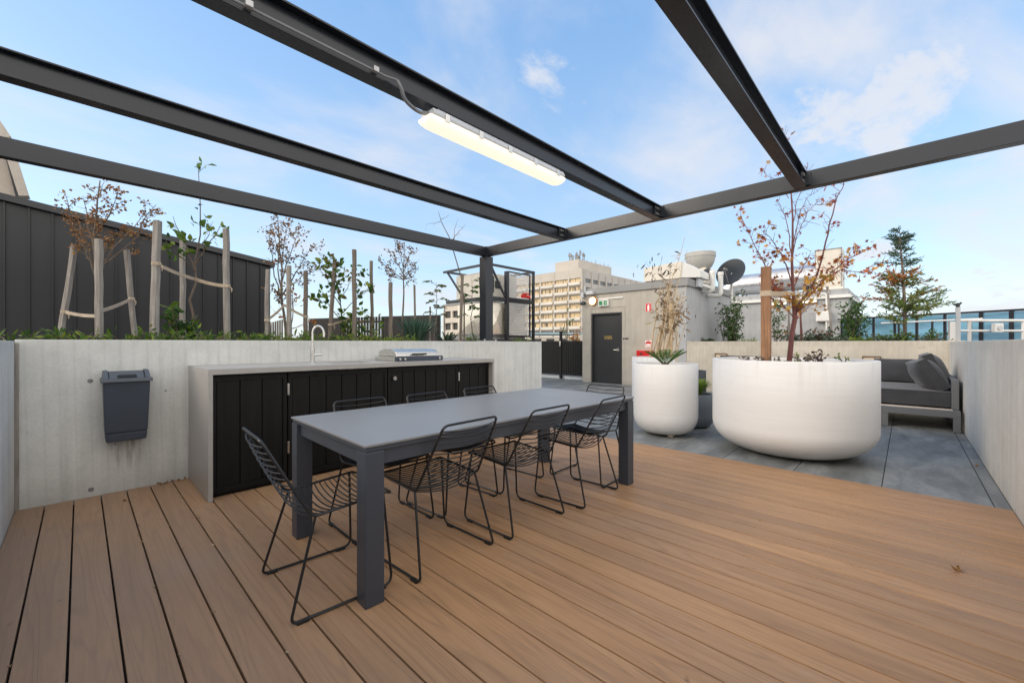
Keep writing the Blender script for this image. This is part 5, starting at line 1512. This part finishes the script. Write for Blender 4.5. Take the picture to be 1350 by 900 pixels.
# cycad
cyc = thing('cycad', 'young cycad with stiff dark green fronds in the tall white planter', 'cycad', (PS[0], PS[1], .89))
mb = MB(); c0 = Vector((PS[0], PS[1], .89))
for k in range(8):
    a = k * 2 * math.pi / 8 + .3; L = random.uniform(.30, .40); d = Vector((math.cos(a), math.sin(a), 0))
    pts = [c0 + d * L * .8 * t + Vector((0, 0, L * (.80 * t - .22 * t * t))) for t in [i / 10 for i in range(11)]]
    mb.tube(pts, [.006 - .0004 * i for i in range(11)], 4, (.10, .14, .03))
    for j in range(24):
        q, dd = along(pts, .12 + .88 * j / 23); ll = .075 * math.sin(math.pi * (.12 + .80 * j / 23)) + .012
        for s2 in (-1, 1):
            sd_ = dd.cross(Vector((0, 0, 1))).normalized() * s2
            leaf(mb, q, sd_ + dd * .7 + Vector((0, 0, .35)), ll, .06, jit(random.choice([(.05, .12, .025), (.08, .16, .035), (.13, .22, .05)])), .1)
mb.build('frond', M['leaf'], cyc)
MB().lathe([(.05, .86), (.06, .90), (.03, .94)], PS[0], PS[1], 10).build('trunk', M['bark'], cyc)
# dry bamboo and stake
bb = Vector((PBK[0], PBK[1], .90))
bm_ = thing('dry_bamboo', 'straw-coloured dry bamboo canes with withered leaves before the plant room', 'bamboo', bb)
mt, ml = MB(), MB(); YB = 7.3
for i in range(9):
    px0 = 856 + i * 2.4; px1 = 872 + i * 3.2 + random.uniform(-4, 4); tpy = random.choice([350, 372, 385, 392, 400, 380])
    if i == 2: px1, tpy = 906, 330
    if i == 1: px1, tpy = 903, 312
    p0 = D(px0, 475, YB + random.uniform(-.15, .15)); p0.z = .9; p1 = D(px1, tpy, YB + random.uniform(-.25, .25))
    pts = wander(p0, p1, 8, .03); thin = i in (1, 2)
    mt.tube(pts, [(.018 if not thin else .013) * (1 - .75 * k / 8) for k in range(9)], 6)
    for k in range(10):
        q, d = along(pts, random.uniform(.35, .95)); e = q + (d * .3 + rvec(.1)).normalized() * random.uniform(.08, .3)
        mt.tube([q, q.lerp(e, .5) + rvec() * .02, e], [.004, .003, .002], 4)
        if not thin or random.random() < .2:
            for _ in range(3): leaf(ml, q.lerp(e, random.random()), rvec(-.5), random.uniform(.08, .17), .09, jit(random.choice([(.30, .20, .10), (.22, .14, .07), (.38, .27, .15), (.15, .10, .06)])))
for px, py, n in ((888, 415, 70), (880, 400, 30), (868, 358, 22), (862, 352, 16), (895, 425, 30)):
    for _ in range(n):
        q = D(px, py, YB) + Vector((random.gauss(0, .12), random.gauss(0, .12), random.gauss(0, .13)))
        leaf(ml, q, rvec(-.6), random.uniform(.08, .16), .10, jit(random.choice([(.30, .20, .10), (.20, .13, .065), (.36, .26, .15)] if py > 370 else [(.07, .06, .05), (.12, .09, .07)])))
for pts in ([(890, 470), (893, 440), (884, 395), (868, 350)], [(895, 470), (889, 430), (884, 405)], [(893, 460), (903, 430), (898, 398), (905, 375)]):
    pp = [D(a, b_, YB - .1) for a, b_ in pts]; mt.tube(pp, [.008, .006, .004, .003][:len(pp)], 5)
mt.build('cane', M['cane'], bm_, smooth=True); ml.build('foliage', M['leaf_dry'], bm_)
p = D(884, 0, 7.15); mb = MB(); tz = zat(400, p.x, p.y); mb.bar((p.x, p.y, .88), (p.x + .03, p.y, tz), .055, .055, (1, 0, 0))
tag(mb.build('tree_stake', M['cane'], bevel=.004), 'pale timber stake among the dry bamboo canes', 'stake')
tuft('grass_clump', 'bright lime green grass filling the short grey planter', (gp[0], gp[1], .44), .25, .24, [(.26, .36, .05), (.34, .42, .07), (.2, .3, .04)], 700, .005, 'grass', .3)

# ------------------------------------------------------------------ back garden bed
BG = 'plants in the back garden bed'
def bgp(px, x): y = onx(px, x); return Vector((x, y, 1.16))
def bamboo(label, px, x, ptop, n, wpx, cols, dens):
    b = bgp(px, x); t = thing('bamboo', label, 'bamboo', b); mt, ml = MB(), MB(); Y = dist(b.x, b.y)
    for i in range(n):
        q0 = D(px + random.uniform(-.4, .4) * wpx, 448, Y + random.uniform(-.2, .2)); q0.z = 1.15
        q1 = D(px + random.uniform(-.6, .6) * wpx, ptop + random.uniform(0, 25), Y + random.uniform(-.3, .3))
        pts = wander(q0, q1, 7, .06); mt.tube(pts, [.011 - .0011 * k for k in range(8)], 5)
        for k in range(dens):
            q, d = along(pts, random.uniform(.08, 1)); e = q + rvec(.2) * random.uniform(.05, .24)
            leafy(ml, e, rvec(-.3), 'needle', .11, cols, 3, .09)
    mt.build('cane', M['bark'], t); ml.build('foliage', M['leaf'], t)
bamboo('dense dark green bamboo clump right of the satellite dish', 966, 12.6, 388, 9, 20, DGREEN + GREEN, 42)
bamboo('thin sparse bamboo beside the plant room side wall', 955, 13.2, 395, 3, 7, DULL + DGREEN, 10)
bamboo('slender green bamboo between the red-brown stake and maple trunk', 1023, 13.0, 392, 4, 11, GREEN + DGREEN, 24)
bamboo('bushy green bamboo at the right end of the service block', 1126, 12.4, 392, 9, 22, GREEN + DGREEN, 34)
bamboo('sparse dark sprig of bamboo behind the maple trunk', 1036, 14.2, 420, 4, 12, DGREEN + MAPLE, 12)
for px, x, h, r, cols, lab in ((920, 12.0, .18, .2, DGREEN, 'dark spiky low plant beside the plant room side wall'), (935, 12.2, .15, .15, DGREEN, 'smaller dark low plant next to the spiky one'), (985, 11.6, .13, .22, LIME, 'lime low plant at the foot of the dense bamboo'),
                               (1058, 11.9, .30, .32, GREYG, 'grey-green low shrub right of the maple trunk'), (1078, 12.3, .40, .34, GREYG + DULL, 'taller grey-green shrub beside the leaning back stake'), (1100, 11.9, .2, .32, GREYG, 'grey-green mound at the foot of the bushy bamboo'), (1137, 11.4, .16, .22, LIME, 'lime green mound right of the bushy bamboo'),
                               (1160, 11.6, .24, .34, GREYG, 'grey-green mound left of the feathery conifer'), (1178, 11.5, .26, .32, GREYG + GREEN, 'grey-green mound at the conifer foot'), (1212, 11.6, .32, .42, GREEN + DGREEN, 'dark green spreading shrub right of the conifer'), (1236, 11.3, .13, .24, DULL + DGREEN, 'low dark groundcover near the wall corner')):
    b = bgp(px, x); shrub('garden_shrub', lab, b, r, h, 'needle' if cols[0] != GREYG[0] else 'leaf', .08 if h < .3 else .09, cols, 240, BG, 'shrub', 16)
# feathery conifer with rusty sprays
cf = bgp(1193, 12.0); Yc = dist(cf.x, cf.y)
con = thing('conifer', 'feathery young conifer with rust-tipped sprays behind the sofa', 'tree', cf); mt, ml = MB(), MB()
topc = D(1186, 303, Yc); tr = [cf, D(1193, 420, Yc), D(1192, 390, Yc), D(1190, 355, Yc), D(1187, 325, Yc), topc]
mt.tube(tr, [.034, .032, .027, .019, .011, .004], 8)
random.seed(41)
rightv = Vector((SS, -CC, 0))
for k in range(66):
    t = .13 + .85 * random.random() ** .95; q, d = along(tr, t); a = random.uniform(0, 6.28)
    f = 1 - t; L = (.10 + .56 * min(1, f * 1.3)) * random.uniform(.5, 1.25)
    dirv = Vector((math.cos(a), math.sin(a), random.uniform(.15, .95)))
    long_rust = False
    if k in (5, 17, 29):        # the low sprays that reach out to the right
        t = (.30, .38, .34)[(5, 17, 29).index(k)]; q, d = along(tr, t); dirv = rightv + Vector((0, 0, (.35, .30, .5)[(5, 17, 29).index(k)])) + rvec() * .2; L = (1.0, .85, .7)[(5, 17, 29).index(k)]; long_rust = k != 5
    e = q + dirv.normalized() * L - Vector((0, 0, .06 * L))
    pts = wander(q, e, 6, .12); mt.tube(pts, [.009, .008, .0065, .005, .004, .003, .002], 5)
    tz_ = (q.z - 1.16) / (topc.z - 1.16)
    rusty = long_rust or (.36 < tz_ < .66 and random.random() < .6)
    nj = int(6 + L * 16)
    for j in range(nj):
        p, dd = along(pts, .15 + .85 * j / (nj - 1))
        for s2 in (-1, 1):
            if random.random() < .18: continue
            sd_ = (dd.cross(Vector((0, 0, 1))).normalized() * s2 + dd * 1.0 + rvec() * .55).normalized(); sp_l = random.uniform(.07, .19) * (1.1 - .45 * j / nj) * (.6 + .5 * min(1, f * 1.6))
            rust = rusty and random.random() < .8 and j > 1
            cols = [(.50, .17, .03), (.42, .12, .025), (.48, .25, .05)] if rust else ([(.12, .19, .055), (.17, .23, .06), (.25, .27, .07)] if tz_ < .62 else [(.07, .14, .09), (.10, .17, .10)])
            mt.tube([p, p + sd_ * sp_l], [.0025, .001], 4)
            for z_ in range(4):
                leaf(ml, p + sd_ * sp_l * .26 * z_, (sd_ + rvec() * .7), sp_l * .42 + .02, .16, jit(random.choice(cols)), .15)
mt.build('trunk', M['bark'], con, smooth=True); ml.build('crown', M['leaf'], con)
stake('g1', 1098, onx(1098, 13.4), 377, 'thin pale stake leaning in the back garden bed before the service block', (0, .12), .06, 'stake', base_z=1.16, group='stakes in the back garden bed')
stake('g2', 1040, onx(1040, 13.6), 392, 'pale stake behind the maple trunk in the back garden bed', (0, 0), .07, 'stake', base_z=1.16, group='stakes in the back garden bed')
b = bgp(1056, 13.3); 
crown_tree('young_maple', 'smaller maple with rusty leaves standing behind the big planter maple', 'tree', b, D(1060, 378, dist(b.x, b.y)), [(.55, D(1046, 390, 9.9), .01), (.6, D(1080, 385, 10.2), .01), (.5, D(1072, 398, 9.7), .01)], .035, M['bark_red'], ('star', .05, MAPLE + AMBER, 3, .08, .2), None, None, .25, 4)

# ------------------------------------------------------------------ far buildings
def block(label, name, px, py_top, Y, wl_m, wr_m, floors, fh, bayL, bayR, mat_l, mat_r, win_l, win_r, z_from):
    c = dp(px, py_top, Y); t = thing(name, label, 'building', (c.x, c.y, -25))
    zt = c.z
    MB().box(c.x + .6, c.x + wr_m, c.y + .6, c.y + wl_m, -25, zt - .3).build('core', mat_r, t)
    return t, c, zt
t, c, zt = block('large beige office block with warm lit ribbon windows in the distance', 'office_block', 766.7, 353.3, 150, 60, 60, 9, 3.24, 5, 5, 0, M['tower_side'], 0, 0, 0)
fh = 3.23; ys_ = [c.y] + [onx(p, c.x) for p in (750, 730.7, 713)]
bay = ys_[3] - ys_[2]; ys_ += [ys_[3] + bay * i for i in range(1, 6)]
for i in range(len(ys_) - 1): pass
piers = MB()
for y in ys_: piers.box(c.x - .25, c.x + .9, y - .26, y + .26, -25, zt - .2)
piers.build('pier', M['tower'], t)
MB().box(c.x - .15, c.x + .599, c.y + .1, ys_[-1], zt - 3.4, zt).build('parapet', M['tower'], t)
for f in range(10):
    z1 = zt - 3.4 - f * fh; z0 = z1 - 1.45
    for i in range(len(ys_) - 1):
        a, b_ = ys_[i] + .36, ys_[i + 1] - .36
        MB().box(c.x + .35, c.x + .58, a, b_, z0, z1).build('window', M['win'] if f < 6 else M['win_dark'], t)
    sp = MB()
    for i in range(len(ys_) - 1):
        a, b_ = ys_[i] + .36, ys_[i + 1] - .36
        sp.prism([(c.x + .59, a, z0), (c.x - .75, a, z0 - .05), (c.x - .75, a, z0 - 1.1), (c.x + .59, a, z0 - fh + 1.45)], (0, b_ - a, 0))
    sp.build('spandrel', M['tower_band'], t)
# the return side, its shade put into a greyer concrete colour
xs2 = [c.x + 1.6 + 5.1 * i for i in range(12)]
MB().box(c.x + .9, c.x + 60, c.y + .1, c.y + .59, zt - 3.4, zt - .01).build('side_parapet', M['tower_side'], t)
pr2 = MB()
for x in xs2: pr2.box(x - .4, x + .4, c.y - .3, c.y + .59, -25, zt - .4)
pr2.build('side_pier', M['tower_side'], t)
for f in range(4):
    z1 = zt - 3.4 - f * fh; z0 = z1 - 1.6; sp = MB()
    for a, b_ in zip(xs2[:-1], xs2[1:]):
        MB().box(a + .41, b_ - .41, c.y + .35, c.y + .58, z0, z1).build('window', M['win_dark'], t)
        sp.box(a + .41, b_ - .41, c.y, c.y + .59, z0 - 1.63, z0)
    sp.build('side_spandrel', M['tower_side'], t)
# penthouse
pa, pb = onx(762.6, c.x + 6), onx(732, c.x + 6)
zp = zat(341.5, c.x + 6, pa)
xr = ony(806, pa)
ph = MB().box(c.x + 6, xr, pa, pb, zt - 1, zp).build('penthouse', M['tower'], t)
MB().box(xr - .5, xr + .0, pa - .02, pa - .001, zt - 1, zp).build('penthouse_edge', M['tower_side'], t)
mb = MB(); random.seed(11)
for i in range(16):
    y = pa + random.uniform(-0, .62) * (pb - pa); x = c.x + 6 + random.uniform(0, 6); h = random.uniform(1, 4)
    mb.tube([(x, y, zp), (x, y, zp + h)], .16, 5); mb.box(x - .3, x + .3, y - .3, y + .3, zp + h * .55, zp + h * .55 + random.uniform(.8, 1.6))
for i in range(8):
    x = c.x + 7 + i * 3.2; h = random.uniform(.6, 2); mb.tube([(x, pa + 1, zp), (x, pa + 1, zp + h)], .14, 5)
mb.build('antenna', M['fascia'], t)
# cream apartment block further left
t2, c2, zt2 = block('cream apartment block with dark balcony openings behind the stakes', 'apartment_block', 641, 398, 95, 16, 14, 0, 0, 0, 0, 0, M['apart'], 0, 0, 0)
ya_, yb_ = c2.y, onx(585, c2.x)
mb = MB(); mb.box(c2.x, c2.x + .6, ya_, yb_, zt2 - 1.4, zt2); ny = 5; W = (yb_ - ya_) / ny
for i in range(ny + 1): mb.box(c2.x + .002, c2.x + .6, ya_ + i * W - .35, ya_ + i * W + .35, -25, zt2 - 1.4)
for f in range(8): mb.box(c2.x - .3, c2.x + .598, ya_ + .01, yb_ - .01, zt2 - 1.4 - 3.0 * (f + 1), zt2 - 1.4 - 3.0 * f - 1.75)
mb.build('facade', M['apart'], t2)
for f in range(4):
    for i in range(ny): MB().box(c2.x + .45, c2.x + .597, ya_ + i * W + .36, ya_ + (i + 1) * W - .36, zt2 - 1.4 - 3 * f - 1.74, zt2 - 1.4 - 3 * f - .02).build('balcony_opening', M['opening'], t2)
MB().box(c2.x - .2, c2.x + 14, ya_ - .2, yb_ + .2, zt2 + .001, zt2 + .4).build('roof', M['fascia'], t2)
# low blue-grey house roofs
for i, (pa, pb, pt, Y, lab) in enumerate(((616, 642, 437, 40, 'low pale house with blue-grey roof left of the pergola post'), (700, 768, 441, 55, 'low pale building with blue-grey roof beyond the gate'))):
    a, b_ = dp(pa, pt, Y), dp(pb, pt, Y); d = (b_ - a); d.z = 0; n2 = Vector((-d.y, d.x, 0)).normalized()
    h = thing('low_house', lab, 'house', ((a.x + b_.x) / 2, (a.y + b_.y) / 2, -25))
    if n2.dot(Vector((CC, SS, 0))) < 0: n2 = -n2
    mb = MB(); mb.prism([(a.x, a.y, -25), (b_.x, b_.y, -25), (b_.x, b_.y, a.z - .3), (a.x, a.y, a.z - .3)], n2 * 7); mb.build('wall', M['apart'] if i else M['tealroof'], h)
    mb = MB(); e = -n2 * .3; mb.prism([a + e, b_ + e, b_ + e + Vector((0, 0, .3)), a + e + Vector((0, 0, .3))], n2 * 7.6); mb.build('roof', M['tealroof'], h)
    L = d.length; dn_ = d.normalized()
    nwin = max(3, int(L / 1.4))
    for k in range(nwin):
        p = a + dn_ * L * (k + .5) / nwin - n2 * .03; p.z = a.z - .95
        MB().bar(p - dn_ * L / nwin * .3, p + dn_ * L / nwin * .3, .05, .8).build('window', M['opening'], h)
# street tree tips showing over the gate
b = dp(745, 452, 17); b.z = .2
crown_tree('street_tree', 'thin yellow-green tree rising behind the black gate', 'tree', (b.x, b.y, -3), dp(746, 412, 17), [(.8, dp(738, 430, 17), .02), (.9, dp(752, 425, 17), .02), (.85, dp(742, 438, 17.3), .02)], .05, M['bark'], ('leaf', .10, LIME + GREEN, 3, .10, .1), None, None, .22, 3)
b = dp(757, 452, 24)
crown_tree('street_tree', 'rust and yellow autumn tree low behind the gate beside the plant room', 'tree', (b.x, b.y, -4), dp(759, 438, 24), [(.9, dp(764, 440, 24), .03), (.88, dp(752, 444, 24), .03), (.9, dp(762, 444, 23.5), .03)], .06, M['bark'], ('leaf', .12, MAPLE + AMBER, 5, .2, .1), None, None, .4, 4)

# crumbs caught in the board gaps
mb = MB(); random.seed(5)
for k in range(70):
    i = random.choice(range(1, 9)) if k < 45 else random.choice(range(1, 33))
    x = X0 + .003 + i * pitch - .004 + random.uniform(-.003, .003); y = random.uniform(1.2, 4.55) if k < 45 else random.uniform(-.3, 4.4)
    leaf(mb, (x, y, .0015), (random.uniform(-1, 1), random.uniform(-1, 1), .1), random.uniform(.008, .02), .4, jit((.42, .32, .2)), .5)
for k in range(26):
    leaf(mb, (random.uniform(.45, .66), YL - .02 - abs(random.gauss(0, .02)), .004), rvec(.2), random.uniform(.012, .03), .35, jit((.30, .19, .10)), .6)
tag(mb.build('leaf_litter', M['leaf_dry'], origin=(0, 0, 0)), 'dry crumbs and leaf litter caught in the deck board gaps', 'leaf litter', kind='stuff')
# a few dry leaves on the deck
for i, (px, py, lab) in enumerate(((1267, 755, 'curled tan dry leaf lying alone on the right of the deck'), (168, 660, 'small dry leaf caught in a board gap near the left wall'), (1286, 614, 'tiny orange leaf on the paving near the right wall'))):
    Y = F * EYE / (py - HY); p = dp(px, py, Y); mb = MB(); random.seed(20 + i)
    for k in range(2 if i else 3): leaf(mb, p + Vector((0, 0, .005 + .004 * k)), Vector((random.uniform(-1, 1), random.uniform(-1, 1), .12)), .05 if i == 0 else .03, .3, jit((.30, .17, .06)), .6)
    tag(mb.build('fallen_leaf', M['leaf_dry']), lab, 'leaf')

# ------------------------------------------------------------------ sky, sun, camera
SUN_EL, SUN_AZ = R(27), None
sun_to = Vector((-.80, .60, 0)).normalized()
sun_dir = Vector((sun_to.x * math.cos(SUN_EL), sun_to.y * math.cos(SUN_EL), math.sin(SUN_EL)))
w = bpy.data.worlds.new('World'); sc.world = w; w.use_nodes = True
nt = w.node_tree
for n in list(nt.nodes): nt.nodes.remove(n)
out = nt.nodes.new('ShaderNodeOutputWorld'); bg = nt.nodes.new('ShaderNodeBackground')
sky = nt.nodes.new('ShaderNodeTexSky'); sky.sky_type = 'NISHITA'; sky.sun_disc = False
sky.sun_elevation = SUN_EL; sky.sun_rotation = math.atan2(sun_dir.x, sun_dir.y)
sky.air_density = 1.0; sky.dust_density = 1.0; sky.ozone_density = 1.5
tc = nt.nodes.new('ShaderNodeTexCoord')
sep = nt.nodes.new('ShaderNodeSeparateXYZ'); nt.links.new(tc.outputs['Generated'], sep.inputs[0])
zz = math_(nt, 'ADD', math_(nt, 'MAXIMUM', sep.outputs[2], 0.0), .18)
cmb = nt.nodes.new('ShaderNodeCombineXYZ')
nt.links.new(math_(nt, 'DIVIDE', sep.outputs[0], zz), cmb.inputs[0]); nt.links.new(math_(nt, 'DIVIDE', sep.outputs[1], zz), cmb.inputs[1])
mp = nt.nodes.new('ShaderNodeMapping'); mp.inputs['Scale'].default_value = (1.0, 1.55, 1); mp.inputs['Rotation'].default_value = (0, 0, R(25)); mp.inputs['Location'].default_value = (3.1, 1.7, 0)
nt.links.new(cmb.outputs[0], mp.inputs[0])
n1 = noise(nt, mp.outputs[0], 1.15, 9, .56, .35)
n2 = noise(nt, mp.outputs[0], .5, 3, .5)
# cover: thin in front, thicker to the right, heavier overhead and behind, added as fill light
fwd = nt.nodes.new('ShaderNodeVectorMath'); fwd.operation = 'DOT_PRODUCT'; nt.links.new(tc.outputs['Generated'], fwd.inputs[0]); fwd.inputs[1].default_value = (CC, SS, 0)
rgt = nt.nodes.new('ShaderNodeVectorMath'); rgt.operation = 'DOT_PRODUCT'; nt.links.new(tc.outputs['Generated'], rgt.inputs[0]); rgt.inputs[1].default_value = (SS, -CC, 0)
back = mrange(nt, fwd.outputs['Value'], .30, -.30, 0, .36, True)
right = mrange(nt, rgt.outputs['Value'], -.1, .75, -.02, .075, True)
cov = math_(nt, 'ADD', math_(nt, 'ADD', n1, math_(nt, 'MULTIPLY', math_(nt, 'SUBTRACT', n2, .5), .35)), math_(nt, 'ADD', back, right))
cl = mrange(nt, cov, .43, .80, 0, .88, True)
hz = mrange(nt, sep.outputs[2], 0.0, .42, 1, 0, True)
SK = .15
skyc = mix(nt, 1.0, sky.outputs[0], (2.6, 2.5, 2.3), 'MULTIPLY')
grad = ramp(nt, sep.outputs[2], [(0, (.61, .77, .93)), (.14, (.48, .69, .94)), (.36, (.37, .60, .92)), (.62, (.24, .48, .88)), (1, (.16, .38, .80))])
grad = mix(nt, 1.0, grad, (1 / SK, 1 / SK, 1 / SK), 'MULTIPLY')
skyc = mix(nt, .72, skyc, grad)
r2_ = mrange(nt, rgt.outputs['Value'], .30, .72, -.12, .10, True)
e2_ = mrange(nt, sep.outputs[2], .22, .5, -.06, .03, True)
n3_ = noise(nt, mp.outputs[0], 2.1, 10, .60, .2)
cum = mrange(nt, math_(nt, 'ADD', math_(nt, 'ADD', n3_, math_(nt, 'MULTIPLY', n2, .3)), math_(nt, 'ADD', r2_, e2_)), .70, .84, 0, .8, True)
cl = math_(nt, 'MAXIMUM', cl, cum)
bkd = nt.nodes.new('ShaderNodeVectorMath'); bkd.operation = 'DOT_PRODUCT'; nt.links.new(tc.outputs['Generated'], bkd.inputs[0]); bkd.inputs[1].default_value = (.62, .785, 0)
rear_fill = mrange(nt, bkd.outputs['Value'], .15, -.5, 0, 1, True)      # unseen bright cloud added behind the photographer as fill light
cloudc = mix(nt, rear_fill, (.84 / SK, .85 / SK, .90 / SK), (2.15 / SK, 2.03 / SK, 1.89 / SK))
bgc = mix(nt, cl, skyc, cloudc)
nt.links.new(bgc, bg.inputs['Color']); bg.inputs['Strength'].default_value = SK
nt.links.new(bg.outputs[0], out.inputs[0])
sl = bpy.data.lights.new('sun', 'SUN'); sl.energy = 2.1; sl.angle = R(25); sl.color = (1.0, .88, .74)
so = bpy.data.objects.new('sun', sl); col.objects.link(so); so.location = (-6, 6, 12)
so.rotation_euler = sun_dir.to_track_quat('Z', 'Y').to_euler()
cd_ = bpy.data.cameras.new('camera'); cam = bpy.data.objects.new('camera', cd_); col.objects.link(cam)
cam.location = (0, 0, EYE); cam.rotation_euler = (R(90), 0, YAW - R(90))
cd_.sensor_width = 36; cd_.lens = F / 1350 * 36; cd_.shift_y = 2 / 1350; cd_.clip_start = .02; cd_.clip_end = 8000
sc.camera = cam
sc.view_settings.view_transform = 'Standard'; sc.view_settings.look = 'None'; sc.view_settings.exposure = 0; sc.view_settings.gamma = 1
try:
    sc.cycles.use_denoising = True
    sc.cycles.max_bounces = 8; sc.cycles.transparent_max_bounces = 12
except Exception: pass
for o in bpy.data.objects:
    if '_o' in o.keys(): del o['_o']
